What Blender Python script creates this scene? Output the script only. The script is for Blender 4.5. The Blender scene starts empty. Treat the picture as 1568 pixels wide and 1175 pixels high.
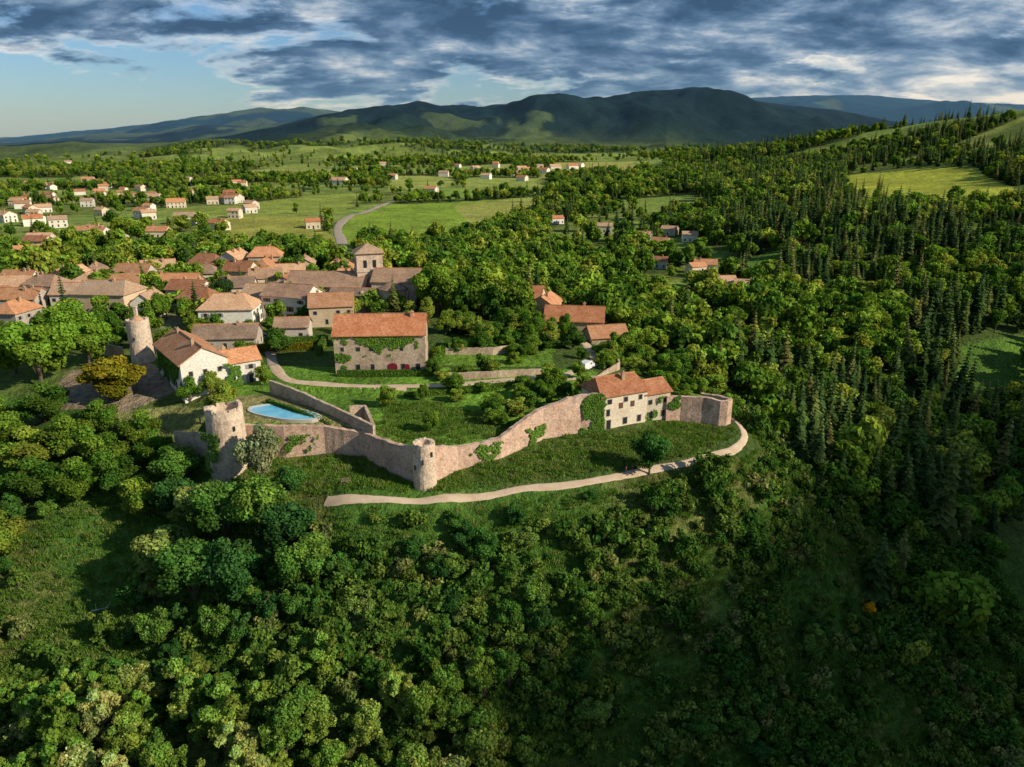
import bpy, math, random, bmesh
import numpy as np
from mathutils import Vector
random.seed(7); rng=np.random.default_rng(7)
S=bpy.context.scene; C=S.collection
S.view_settings.view_transform='Standard'
try: S.view_settings.look='None'
except Exception: pass
S.view_settings.exposure=0
# ---------------------------------------------------------------- helpers
def lin(ob): C.objects.link(ob); return ob
def mesh(name,v,f,mats=(),mi=None,smooth=False):
    me=bpy.data.meshes.new(name); me.from_pydata([tuple(a) for a in v],[],f)
    for m in mats: me.materials.append(m)
    if mi is not None: me.polygons.foreach_set("material_index",mi)
    if smooth: me.polygons.foreach_set("use_smooth",[True]*len(f))
    me.update(); return me
def obj(name,me,parent=None,loc=None):
    o=bpy.data.objects.new(name,me); lin(o)
    if parent: o.parent=parent
    if loc: o.location=loc
    return o
def empty(name,loc,rot=0):
    o=bpy.data.objects.new(name,None); lin(o); o.location=loc; o.rotation_euler=(0,0,rot); o.empty_display_size=.5; return o
class MB:
    def __init__(s): s.v=[];s.f=[]
    def box(s,x0,x1,y0,y1,z0,z1):
        n=len(s.v); s.v+=[(x0,y0,z0),(x1,y0,z0),(x1,y1,z0),(x0,y1,z0),(x0,y0,z1),(x1,y0,z1),(x1,y1,z1),(x0,y1,z1)]
        s.f+=[tuple(n+i for i in q) for q in((0,3,2,1),(4,5,6,7),(0,1,5,4),(1,2,6,5),(2,3,7,6),(3,0,4,7))]
    def add(s,v,f):
        n=len(s.v); s.v+=list(v); s.f+=[tuple(n+i for i in q) for q in f]
_tab=rng.random((256,256))
def vn(x,y):
    xi=np.floor(x).astype(int); yi=np.floor(y).astype(int); fx=x-xi; fy=y-yi
    fx=fx*fx*(3-2*fx); fy=fy*fy*(3-2*fy)
    a=_tab[xi%256,yi%256];b=_tab[(xi+1)%256,yi%256];c=_tab[xi%256,(yi+1)%256];d=_tab[(xi+1)%256,(yi+1)%256]
    return (a*(1-fx)+b*fx)*(1-fy)+(c*(1-fx)+d*fx)*fy
def fbm(x,y,sc,o=4):
    r=0;a=.5;t=0
    for i in range(o): r=r+a*vn(x/sc+17.3*i,y/sc+9.1*i); t+=a; a*=.5; sc*=.5
    return r/t
def sst(a,b,x): t=np.clip((x-a)/(b-a),0,1); return t*t*(3-2*t)
def inpoly(x,y,P):
    r=np.zeros(np.shape(x),bool); n=len(P)
    for i in range(n):
        x0,y0=P[i];x1,y1=P[(i+1)%n]
        if y0==y1: continue
        c=((y0>y)!=(y1>y))&(x<(x1-x0)*(y-y0)/(y1-y0)+x0); r^=c
    return r
def dline(x,y,P,closed=False):
    d=np.full(np.shape(x),1e9); n=len(P)
    for i in range(n if closed else n-1):
        ax,ay=P[i][:2];bx,by=P[(i+1)%n][:2]; vx,vy=bx-ax,by-ay
        t=np.clip(((x-ax)*vx+(y-ay)*vy)/(vx*vx+vy*vy+1e-9),0,1)
        d=np.minimum(d,np.hypot(x-ax-t*vx,y-ay-t*vy))
    return d
# ---------------------------------------------------------------- material kit
def mat(name,rough=.85,spec=.2):
    m=bpy.data.materials.new(name); m.use_nodes=True; nt=m.node_tree; b=nt.nodes["Principled BSDF"]
    b.inputs["Roughness"].default_value=rough; b.inputs["Specular IOR Level"].default_value=spec
    return m,nt,b
def N(nt,t,**k):
    n=nt.nodes.new(t)
    for a,b in k.items(): setattr(n,a,b)
    return n
def ramp(nt,fac,stops):
    r=N(nt,"ShaderNodeValToRGB"); e=r.color_ramp.elements
    e[0].position,e[0].color=stops[0][0],(*stops[0][1],1); e[1].position,e[1].color=stops[-1][0],(*stops[-1][1],1)
    for p,c in stops[1:-1]:
        q=e.new(p); q.color=(*c,1)
    nt.links.new(fac,r.inputs[0]); return r.outputs[0]
def noise(nt,vec,sc,det=4,rough=.6,dist=0):
    n=N(nt,"ShaderNodeTexNoise"); n.inputs["Scale"].default_value=sc; n.inputs["Detail"].default_value=det
    n.inputs["Roughness"].default_value=rough; n.inputs["Distortion"].default_value=dist
    if vec: nt.links.new(vec,n.inputs["Vector"])
    return n.outputs[0]
def mixc(nt,f,a,b,mode='MIX'):
    m=N(nt,"ShaderNodeMix",data_type='RGBA',blend_type=mode)
    for s,v in((0,f),(6,a),(7,b)):
        if isinstance(v,(int,float)): m.inputs[s].default_value=v
        elif isinstance(v,tuple): m.inputs[s].default_value=(*v,1)
        else: nt.links.new(v,m.inputs[s])
    return m.outputs[2]
def mth(nt,op,a,b=None,c=None,clamp=False):
    m=N(nt,"ShaderNodeMath",operation=op,use_clamp=clamp)
    for i,v in enumerate((a,b,c)):
        if v is None: continue
        if isinstance(v,(int,float)): m.inputs[i].default_value=v
        else: nt.links.new(v,m.inputs[i])
    return m.outputs[0]
def bump(nt,b,h,st,dist):
    n=N(nt,"ShaderNodeBump"); n.inputs["Strength"].default_value=st; n.inputs["Distance"].default_value=dist
    nt.links.new(h,n.inputs["Height"]); nt.links.new(n.outputs[0],b.inputs["Normal"])
def wpos(nt): return N(nt,"ShaderNodeNewGeometry").outputs["Position"]
def rndv(nt,col,lo=(.78,.76,.74),hi=(1.15,1.15,1.15)):
    oi=N(nt,"ShaderNodeObjectInfo"); return mixc(nt,1.,col,ramp(nt,oi.outputs["Random"],[(0,lo),(1,hi)]),'MULTIPLY')
def mottled(name,c0,c1,c2,sc=1.0,fine=6,rough=.9,bs=.5,bd=.08,mort=None,rnd=False):
    m,nt,b=mat(name,rough); w=wpos(nt)
    a=noise(nt,w,.25*sc,5); col=ramp(nt,a,[(.3,c0),(.5,c1),(.7,c2)])
    f=noise(nt,w,fine*sc,3); col=mixc(nt,.75,col,ramp(nt,f,[(.3,(.65,.63,.6)),(.7,(1.25,1.22,1.2))]),'MULTIPLY')
    h=f
    if mort:
        v=N(nt,"ShaderNodeTexVoronoi"); v.inputs["Scale"].default_value=mort; nt.links.new(w,v.inputs["Vector"])
        col=mixc(nt,.4,col,ramp(nt,v.outputs["Distance"],[(.1,(1.25,1.22,1.18)),(.7,(.65,.62,.6))]),'MULTIPLY')
        st=noise(nt,w,.55,6,.72); col=mixc(nt,.7,col,ramp(nt,st,[(.33,(.5,.5,.45)),(.46,(1.0,1.0,1.0)),(.62,(1.25,1.22,1.18))]),'MULTIPLY')
    if rnd: col=rndv(nt,col)
    nt.links.new(col,b.inputs["Base Color"]); bump(nt,b,h,bs,bd); return m
M_stone=mottled("rampart_stone",(.50,.34,.26),(.64,.45,.35),(.68,.52,.42),1,3,.95,.7,.12,1.8)
M_tower=mottled("tower_stone",(.58,.46,.36),(.66,.53,.42),(.70,.59,.48),1,3,.95,.6,.1,2.0)
M_old=mottled("old_masonry",(.42,.32,.24),(.52,.41,.31),(.58,.49,.39),1,4,.95,.7,.1,1.5)
M_pl=[mottled("plaster_cream",(.64,.54,.41),(.72,.63,.50),(.77,.69,.56),1,3,.9,.2,.03,rnd=True),
      mottled("plaster_white",(.74,.70,.62),(.80,.77,.70),(.84,.81,.75),1,3,.9,.2,.03,rnd=True),
      mottled("plaster_ochre",(.54,.42,.28),(.62,.49,.34),(.68,.55,.40),1,3,.9,.2,.03,rnd=True),
      mottled("plaster_grey",(.48,.43,.37),(.56,.50,.44),(.62,.57,.50),1,3,.9,.3,.04,rnd=True)]
def roofm(name,c0,c1,c2):
    m,nt,b=mat(name,.85); tc=N(nt,"ShaderNodeTexCoord").outputs["Object"]; w=wpos(nt)
    a=noise(nt,w,.35,5,.7); col=ramp(nt,a,[(.3,c0),(.5,c1),(.7,c2)])
    f=noise(nt,w,2.2,5,.75); col=mixc(nt,.9,col,ramp(nt,f,[(.3,(.45,.42,.40)),(.5,(.95,.95,.95)),(.72,(1.4,1.38,1.32))]),'MULTIPLY')
    wv=N(nt,"ShaderNodeTexWave",bands_direction='X'); wv.inputs["Scale"].default_value=1.1; wv.inputs["Distortion"].default_value=.6
    nt.links.new(tc,wv.inputs["Vector"]); col=mixc(nt,.35,col,ramp(nt,wv.outputs["Color"],[(0,(.5,.5,.5)),(1,(1.2,1.2,1.2))]),'MULTIPLY')
    col=rndv(nt,col,(.75,.78,.80),(1.25,1.12,1.0))
    nt.links.new(col,b.inputs["Base Color"]); bump(nt,b,wv.outputs["Color"],.5,.06); return m
M_rf=[roofm("tiles_terracotta",(.46,.22,.11),(.56,.29,.16),(.64,.38,.23)),
      roofm("tiles_faded",(.50,.32,.20),(.58,.39,.26),(.64,.47,.34)),
      roofm("tiles_brown",(.25,.175,.135),(.35,.245,.18),(.44,.32,.24)),
      roofm("tiles_red",(.38,.15,.07),(.48,.21,.11),(.56,.29,.17))]
def plain(name,c,rough=.7,spec=.3,metal=0):
    m,nt,b=mat(name,rough,spec); n=noise(nt,wpos(nt),5,3)
    nt.links.new(mixc(nt,n,tuple(x*.8 for x in c),tuple(min(1,x*1.15) for x in c)),b.inputs["Base Color"]); b.inputs["Metallic"].default_value=metal; return m
M_glass=plain("window_glass",(.03,.035,.04),.15,.6)
M_frame=plain("window_surround",(.45,.38,.30))
M_shut=[plain("shutter_brown",(.16,.07,.04)),plain("shutter_grey",(.30,.32,.34)),plain("shutter_green",(.05,.12,.08))]
M_red=plain("burgundy_paint",(.20,.015,.03))
M_bark=plain("bark",(.12,.09,.065),.95)
M_path=mottled("gravel_path",(.50,.37,.25),(.60,.46,.33),(.66,.53,.40),2,5,.95,.3,.03)
M_tar=mottled("lane_surface",(.34,.28,.22),(.40,.33,.27),(.46,.39,.32),2,5,.95,.3,.02)
M_rim=plain("pool_coping",(.62,.57,.50))
M_white=plain("white_paint",(.78,.78,.78),.35,.5); M_rub=plain("rubber",(.02,.02,.02),.8)
M_wood=plain("weathered_wood",(.25,.19,.13),.9)
def leafm(name,cols,tr=.3):
    m=bpy.data.materials.new(name); m.use_nodes=True; nt=m.node_tree; nt.nodes.clear()
    out=N(nt,"ShaderNodeOutputMaterial"); oi=N(nt,"ShaderNodeObjectInfo")
    c=ramp(nt,oi.outputs["Random"],cols)
    at=N(nt,"ShaderNodeAttribute",attribute_name="tint")
    c=mixc(nt,1.,c,at.outputs["Color"],'MULTIPLY')
    d=N(nt,"ShaderNodeBsdfDiffuse"); t=N(nt,"ShaderNodeBsdfTranslucent"); mx=N(nt,"ShaderNodeMixShader"); mx.inputs[0].default_value=tr
    nt.links.new(c,d.inputs[0]); nt.links.new(mixc(nt,1.,c,(1.3,1.25,.6),'MULTIPLY'),t.inputs[0])
    nt.links.new(d.outputs[0],mx.inputs[1]); nt.links.new(t.outputs[0],mx.inputs[2]); nt.links.new(mx.outputs[0],out.inputs[0]); return m
L_broad=leafm("broadleaf_foliage",[(0,(.07,.16,.025)),(.3,(.13,.25,.03)),(.7,(.21,.33,.04)),(1,(.32,.38,.06))])
L_fore=leafm("woodland_foliage",[(0,(.05,.14,.035)),(.35,(.09,.22,.04)),(.7,(.15,.29,.045)),(1,(.25,.34,.09))])
L_pale=leafm("pale_woodland_foliage",[(0,(.11,.22,.035)),(.4,(.19,.32,.045)),(.75,(.28,.38,.07)),(1,(.38,.43,.15))])
L_con=leafm("conifer_foliage",[(0,(.035,.08,.028)),(.5,(.06,.115,.035)),(.8,(.11,.155,.045)),(1,(.17,.18,.06))],tr=.15)
L_shrub=leafm("shrub_foliage",[(0,(.06,.15,.025)),(.5,(.11,.21,.035)),(.85,(.17,.25,.045)),(1,(.24,.27,.09))])
L_yel=leafm("golden_foliage",[(0,(.20,.20,.015)),(1,(.22,.21,.02))],tr=.2)
L_bri=leafm("fresh_foliage",[(0,(.18,.32,.035)),(1,(.22,.35,.04))])
L_blos=leafm("blossom",[(0,(.28,.34,.16)),(1,(.32,.37,.20))])
L_gorse=leafm("gorse_bloom",[(0,(.75,.42,.01)),(1,(.8,.46,.02))])
L_hedge=leafm("hedge_foliage",[(0,(.10,.20,.03)),(1,(.13,.23,.035))],tr=.15)
L_ivy=leafm("ivy_foliage",[(0,(.10,.20,.03)),(1,(.14,.25,.04))],tr=.15)
L_grass=leafm("grass_blades",[(0,(.10,.19,.03)),(.5,(.14,.25,.04)),(1,(.24,.29,.08))],tr=.3)
# ---------------------------------------------------------------- layout data (metres), mostly projected from image pixels at assumed heights
wallL=[(-53.5,133.6,-.8,6.8),(-44.5,132.5,0,6.9),(-36.9,133.6,.5,6.3),(-28.7,131.7,.8,5.8),(-22.6,125.1,.4,6.6),(-17.2,121.0,.2,7.0)]
wallR=[(-14.3,121.2,.2,7.4),(-10.3,125,1,5.9),(-6.1,126.8,1.5,5.5),(-2.4,128.1,2,6.4),(2,131.6,2.5,8.5),(6,134.7,3,9.8),(11.1,137,3,10.9),(13.8,138.1,3,11),(18.4,138.8,3,11.2)]
wallE=[(32.6,145.4,3,8.4),(35.8,146.1,3,8.2),(40.5,145.2,2.6,8.2),(43.6,143.9,2.2,7.9),(45,143.9,2.2,7.9),(46,144.8,2.2,7.8),(46.2,146.2,2.2,7.6),(45,149,2.4,7),(42,153,2.5,6.4)]
PLAT=[(-58,134),(-53,134.3),(-44.5,133.2),(-37,134.3),(-28.3,132.4),(-22.2,125.8),(-17.2,121.8),(-15.7,121.0),(-13.9,122),(-10,125.8),(-5.8,127.6),(-2,128.9),(1.8,132.4),(5.8,135.5),(11,137.8),(18.4,139.6),(32.6,146.2),(36,146.9),(40.5,146),(44.4,144.4),(45.3,147),(41,153),(20,170),(-62,170),(-64,150)]
path=[(-33,116.3),(-30.4,115.6),(-21,114.9),(-11.9,115.4),(-5.1,116.8),(1.9,118.7),(9,120),(17.6,122.5),(26.7,126),(33.4,128.5),(39.2,131.4),(43.8,134.1),(46.9,137.5),(48.6,141.5),(48.8,146),(47.6,150.7),(44,156)]
lane=[(-58.2,171),(-52,160.8),(-42.2,158.2),(-30.2,157.4),(-12.5,158.2),(9.9,163.8),(15.1,168.5),(21.1,179.9),(21,195.6),(16.6,210.1)]
lane2=[(-75.9,204.3),(-66.9,192),(-58.4,171)]
road=[(-70,330),(-86,374),(-105,455),(-128,552),(-133,681),(-131,819)]
CP=[(0,84,-28),(-55,82,-26),(71,100,-45),(-86,102,-22),(-79.5,112,-16),(-57.5,116,-10),(-32.4,112.7,-4),(-9.4,110.5,-4),(13,110.5,-6),(24,105,-16),(50,113,-24),(84,129,-36),(117,142,-45),(38,119,-7),(64,137,-17),(99,160,-30),(137,178,-40),
(-87,128,-5),(-113,150,0),(-78,138,-1),(-95,145,3),(-119,160,4),(-154,214,6),(-159,258,6),(-98,223,8),(-41,232,8),(-111,324,4),(-211,299,2),(-308,604,0),(-147,552,-2),(-48,654,-5),(-65,396,0),(44,424,-8),(107,436,-10),(111,583,-8),(109,1669,-5),(-194,1226,-5),(-511,1226,-5),(-724,1141,-10),
(96,285,-12),(79,212,-14),(112,258,-20),(184,274,-25),(151,216,-38),(119,220,-28),(163,350,-12),(189,292,-16),(202,446,8),(353,568,18),(518,772,35),(477,1081,25),(394,1454,5),(28,181,4),(21.7,203,5),(43.5,217,-3),(47.3,188.5,-2),(60,165,-8),(56,145,-5),
(768,1180,98),(665,1300,78),(600,1400,60),(518,1500,40),(420,1600,18),(860,1130,112),(1000,1500,60),(700,1900,20),(500,2300,-5),(0,2400,-8),(-800,2300,-10),(900,2400,0),
(300,320,-10),(320,260,-25),(280,180,-50),(200,120,-60),(60,60,-50),(-60,60,-34),(-120,80,-26),(-150,130,-8),(-250,200,2),(-400,400,0),(-1200,1200,-10),(1200,900,110),(700,600,60),(500,400,20),(450,200,-20),
(-60,165,7),(-30,175,7),(-30,195,7.5),(0,175,6.5),(0,200,6.5),(0,225,6.2),(-80,175,7),(-75,200,7.6),(-130,220,7),(-60,148,6.6),(-70,140,1),(5,145,6.4),(25,155,6),(-90,165,7),(20,236,4),(45,260,-5),(-20,260,6),(-60,300,4),(-100,180,7),(-100,200,7.3)]
CP+=[(-44.5,131,0),(-36.9,132,.4),(-29.5,129.5,.5),(-24,123.5,.3),(-15.7,117.5,0),(-9.5,123,.8),(-5.4,124.8,1.3),(3,129.5,2.2),(12,135,2.7),(19,136.8,2.7),(33,143,2.5),(42,142,2)]
CP+=[(-47.7,118.7,-1.5),(-39.2,118.3,-1),(-30.4,115.6,-.5),(-21,114.9,-.1),(-11.9,115.4,0),(1.9,118.7,.1),(17.6,122.5,.3),(26.7,126,.5),(39.2,131.4,.8),(46.9,137.5,1.1),(48.8,146,1.7),(47,155,1)]
CP=np.array(CP,float)
def wrp(x,y): return np.stack([np.arctan2(x,y),np.log(np.hypot(x,y))],-1)
cw=wrp(CP[:,0],CP[:,1]); K=lambda d:np.sqrt(d*d+.03**2)
n=len(CP); D=np.linalg.norm(cw[:,None]-cw[None],axis=-1)
A=np.zeros((n+3,n+3)); A[:n,:n]=-K(D); A[:n,n]=1; A[:n,n+1:]=cw; A[n,:n]=1; A[n+1:,:n]=cw.T
sol=np.linalg.lstsq(A,np.r_[CP[:,2],0,0,0],rcond=None)[0]
def rbf(x,y):
    q=wrp(x,y); out=np.zeros(len(q))
    for i in range(0,len(q),40000):
        s=q[i:i+40000]; d=np.linalg.norm(s[:,None]-cw[None],axis=-1)
        out[i:i+40000]=-K(d)@sol[:n]+sol[n]+s@sol[n+1:]
    return out
def rid(tab,y0):
    u=np.array([a for a,b in tab],float); v=np.array([b for a,b in tab],float)
    return (u-784)/1204,60+(210-v)*.0008*y0
R1=rid([(-300,232),(250,222),(350,208),(420,196),(480,184),(560,173),(640,164),(700,167),(780,161),(850,154),(900,158),(980,148),(1060,143),(1110,151),(1180,158),(1260,168),(1400,190),(1568,210),(1900,225)],4500)
R2=rid([(-300,214),(0,211),(100,202),(200,193),(300,182),(400,174),(470,173),(560,180),(700,185),(1000,165),(1110,153),(1200,149),(1330,148),(1440,156),(1568,162),(1900,165)],9000)
R3=rid([(-300,228),(0,222),(100,214),(200,221),(300,212),(400,221),(450,213),(520,212),(600,205),(700,218),(900,224),(1300,230),(1900,230)],2900)
R4=rid([(-300,224),(0,219),(120,207),(230,203),(300,192),(380,196),(480,184),(560,188),(700,200),(1300,205),(1900,205)],6300)
def hraw(x,y):
    r=np.hypot(x,y); tx=x/np.maximum(y,1)
    near=rbf(x,y)
    far=np.full(len(x),-12.)
    for (tt,hh),y0,wf,wb in((R1,4500,1500,1500),(R2,9000,2600,3000),(R3,2900,500,500),(R4,6300,1500,1500)):
        H=np.interp(tx,tt,hh)+12; dy=(y-y0)/np.where(y<y0,wf,wb)
        nz=fbm(x,y,y0*.16,6)-.5
        dd=dy+nz*2.0*np.abs(np.tanh(dy*1.5))
        b=1/(1+(np.abs(dd)*1.35)**2.6)
        far=np.maximum(far,-12+H*b*(1+.10*nz*np.minimum(1,np.abs(dy)*3)))
    far+= ((fbm(x,y,260,4)-.5)*24+(fbm(x,y,85,2)-.5)*13)*sst(2200,3000,r)
    w=sst(1900,2600,r)
    z=near*(1-w)+far*w
    z+=(fbm(x,y,14,3)-.5)*.9*sst(25,60,dline(x,y,path))+(fbm(x,y,120,3)-.5)*8*sst(350,700,r)*(1-w)
    m=(x>-70)&(x<60)&(y>110)&(y<175)
    if m.any():
        xm,ym=x[m],y[m]; ins=inpoly(xm,ym,PLAT); d=dline(xm,ym,PLAT,True)
        lvl=np.clip(4.3+(ym-124)*.16,4.3,6.6)
        gar=(ym<156)&(((xm+26.5)*(144.5-130.2)-(ym-130.2)*(-43.2+26.5))>0)&(xm<14)
        lvl=np.where(gar,np.minimum(lvl,5.3),lvl)
        back=sst(150,168,ym)
        t=np.where(ins,sst(0,.9,d),0)*(1-back)
        z[m]=z[m]*(1-t)+lvl*t
    return z
az=np.radians(np.r_[np.linspace(-85,-42,26)[:-1],np.linspace(-42,42,380),np.linspace(42,85,26)[1:]])
rr=np.r_[np.arange(30,105,1.5),np.arange(105,235,.6),np.exp(np.arange(math.log(235),math.log(16000),.0062))]
AZ,RR=np.meshgrid(az,rr,indexing='ij'); X=(RR*np.sin(AZ)).ravel(); Y=(RR*np.cos(AZ)).ravel()
Z=hraw(X,Y); ZG=Z.reshape(AZ.shape)
def gz(x,y):
    x=np.atleast_1d(np.asarray(x,float));y=np.atleast_1d(np.asarray(y,float))
    a=np.arctan2(x,y);r=np.hypot(x,y)
    i=np.clip(np.searchsorted(az,a)-1,0,len(az)-2);j=np.clip(np.searchsorted(rr,r)-1,0,len(rr)-2)
    fa=np.clip((a-az[i])/(az[i+1]-az[i]),0,1);fr=np.clip((r-rr[j])/(rr[j+1]-rr[j]),0,1)
    return (ZG[i,j]*(1-fa)+ZG[i+1,j]*fa)*(1-fr)+(ZG[i,j+1]*(1-fa)+ZG[i+1,j+1]*fa)*fr
def g1(x,y): return float(gz(x,y)[0])
# ---------------------------------------------------------------- land cover
FIELDS=[([(-231,588),(-166,603),(-106,455),(-103,380),(-150,410)],(.36,.37,.08)),
([(-128,552),(-124,777),(40,832),(29,729),(-22,540),(-66,430),(-97,430)],(.26,.38,.05)),
([(-30,560),(-60,770),(40,832),(29,729)],(.38,.41,.10)),
([(-218,1377),(-99,1377),(-86,1060),(-158,960)],(.36,.41,.10)),
([(-60,900),(-80,1350),(60,1300),(50,900)],(.32,.39,.09)),
([(113,2008),(320,2008),(239,1450),(43,1300)],(.42,.42,.11)),
([(-600,1300),(-560,1800),(-300,1800),(-330,1250)],(.32,.36,.10)),
([(-130,1500),(-150,1950),(20,1950),(0,1550)],(.33,.38,.10)),
([(398,900),(480,790),(378,560),(300,540),(300,687)],(.42,.46,.06)),
([(178,283),(215,292),(189,250),(160,247)],(.13,.25,.04)),
([(138,425),(156,433),(137,370),(118,366)],(.12,.24,.04)),
([(560,1000),(760,1120),(740,960),(590,860)],(.30,.35,.08)),
([(-300,620),(-240,900),(-170,900),(-150,620)],(.29,.36,.07)),
([(-560,800),(-430,1100),(-330,1000),(-420,740)],(.30,.34,.09)),
([(50,330),(64,372),(92,362),(84,325)],(.22,.35,.06)),
([(95,440),(100,520),(130,520),(125,430)],(.21,.33,.06)),
([(30,440),(20,500),(60,510),(64,440)],(.20,.32,.06)),
([(120,640),(100,800),(190,820),(190,640)],(.24,.33,.07)),
([(-110,820),(-110,1000),(-40,1000),(-40,830)],(.26,.38,.07))]
CLEAR=[[(-86,97),(-64,97),(-66,114),(-88,119)],[(-31,107),(-8,106),(-6,116),(-33,116)]]
TOWN=[(-215,205),(-60,195),(-25,215),(-30,265),(-70,310),(-130,318),(-190,285),(-230,262)]
def forest(x,y):
    r=np.hypot(x,y); tx=x/y; nz=fbm(x,y,90,4)
    d=np.where(tx>.2,1.,.8)
    d=np.where((tx<.05)&(r>380),np.clip((fbm(x+500,y,160,4)-.43)*9,0.06,.9),d)
    d=np.where((tx>=.05)&(tx<.2)&(r>380),np.clip((nz-.38)*9,.15,1),d)
    d=np.where((tx>.08)&(tx<.45)&(r>280)&(r<520),np.clip((fbm(x+70,y,45,3)-.38)*9,.15,1),d)
    d=np.where((tx>.2)&(r>1300),np.clip((fbm(x,y,300,4)-.38)*9,.1,1),d)
    d=np.where((tx<=.2)&(r>1200),np.clip((fbm(x,y,260,4)-.45)*9,.06,1),d)
    d=np.where((tx>.45)&(r>650),np.clip((fbm(x+90,y,220,4)-.41)*10,.2,1),d)
    d=np.where((tx>.35)&(r>330)&(r<=650),np.clip((fbm(x+90,y,70,4)-.33)*10,.25,1),d)
    d=np.where(inpoly(x,y,TOWN),.85,d)
    for P,c in FIELDS: d=np.where(inpoly(x,y,P),0,d)
    d=np.where(dline(x,y,road)<7,0,d)
    return d
def plateau_zone(x,y): return (y>110)&(y<205)&(x>-110)&(x<48)
FM=forest(X,Y); R_=np.hypot(X,Y)
nA=fbm(X,Y,30,5)[:,None]; nB=fbm(X+300,Y+70,7,4)[:,None]
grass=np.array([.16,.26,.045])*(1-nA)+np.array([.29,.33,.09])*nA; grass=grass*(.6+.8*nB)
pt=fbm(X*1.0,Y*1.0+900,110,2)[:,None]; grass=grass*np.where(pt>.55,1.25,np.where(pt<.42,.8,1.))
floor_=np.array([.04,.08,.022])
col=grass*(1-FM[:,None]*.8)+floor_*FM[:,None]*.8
slope=(Y<118+.35*np.abs(X))&(R_<230)&(~inpoly(X,Y,PLAT))
sA=sst(.48,.66,fbm(X+40,Y,16,4))[:,None]
col=np.where(slope[:,None],np.array([.085,.18,.03])*(.5+1.0*nB)*(1-sA)+np.array([.16,.18,.055])*(.5+1.*nB)*sA,col)
for P,c in FIELDS:
    m=inpoly(X,Y,P); col[m]=np.array(c)*(.8+.4*nA[m])
m=inpoly(X,Y,PLAT); col[m]=(np.array([.16,.31,.04])*(.5+1.*nB))[m]
for P,c in (([(-58,136),(-37,135),(-29,133),(-27,131),(-35,138),(-44,146),(-52,152),(-60,150)],(.34,.31,.13)),
            ([(-84,138),(-66,137),(-64,146),(-74,150),(-86,148)],(.30,.31,.11)),
            ([(-104,150),(-84,148),(-74,156),(-92,176),(-108,170)],(.34,.27,.20)),
            ([(-20,172),(10,172),(12,196),(-18,196)],(.17,.31,.04))):
    m=inpoly(X,Y,P); col[m]=np.array(c)*(.65+.7*nB[m])
m=inpoly(X,Y,TOWN)&(Y>206); col[m]=np.array([.26,.26,.15])*(.7+.5*nB[m])
mt=sst(2300,3400,R_)[:,None]; pn=fbm(X,Y,420,5)
tx=X/Y; bias=np.where(tx<-.2,.05,-.12)+np.where(Y<3400,.05,0)
mead=sst(.555,.59,pn+bias)[:,None]*(Y<8200)[:,None]
fn=fbm(X,Y,110,5)[:,None]
fcol=np.array([.007,.024,.025])*(.3+1.4*fn); fcol=fcol+np.array([.000,.016,.036])*sst(5200,8500,R_)[:,None]  # mountain forest colour, darkened and blued to paint in haze and cloud shade
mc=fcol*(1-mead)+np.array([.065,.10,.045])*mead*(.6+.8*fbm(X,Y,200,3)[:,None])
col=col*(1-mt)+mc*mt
na,nr=AZ.shape; idx=np.arange(na*nr).reshape(na,nr)
q=np.stack([idx[:-1,:-1],idx[:-1,1:],idx[1:,1:],idx[1:,:-1]],-1).reshape(-1,4)[:,::-1]
me=bpy.data.meshes.new("terrain"); me.vertices.add(len(X)); me.vertices.foreach_set("co",np.stack([X,Y,Z],-1).ravel())
me.loops.add(q.size); me.loops.foreach_set("vertex_index",q.ravel().astype(np.int32))
me.polygons.add(len(q)); me.polygons.foreach_set("loop_start",(np.arange(len(q))*4).astype(np.int32)); 
me.polygons.foreach_set("use_smooth",np.ones(len(q),bool)); me.update(calc_edges=True); me.validate()
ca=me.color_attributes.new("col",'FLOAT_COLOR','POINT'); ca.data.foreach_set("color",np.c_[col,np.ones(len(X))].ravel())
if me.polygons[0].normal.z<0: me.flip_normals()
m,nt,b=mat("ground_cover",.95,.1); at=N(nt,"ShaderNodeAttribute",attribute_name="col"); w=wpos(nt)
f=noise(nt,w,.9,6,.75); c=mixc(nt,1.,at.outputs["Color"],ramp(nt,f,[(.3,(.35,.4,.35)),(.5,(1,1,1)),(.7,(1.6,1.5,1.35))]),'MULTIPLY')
f2=noise(nt,w,.03,8,.75); c=mixc(nt,.7,c,ramp(nt,f2,[(.35,(.6,.62,.65)),(.65,(1.35,1.32,1.2))]),'MULTIPLY')
nt.links.new(c,b.inputs["Base Color"])
f3=noise(nt,w,.05,8,.7); h=mth(nt,'ADD',mth(nt,'MULTIPLY',f3,10),mth(nt,'MULTIPLY',f,.6)); bump(nt,b,h,.9,1.)
me.materials.append(m); obj("terrain",me)
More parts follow.
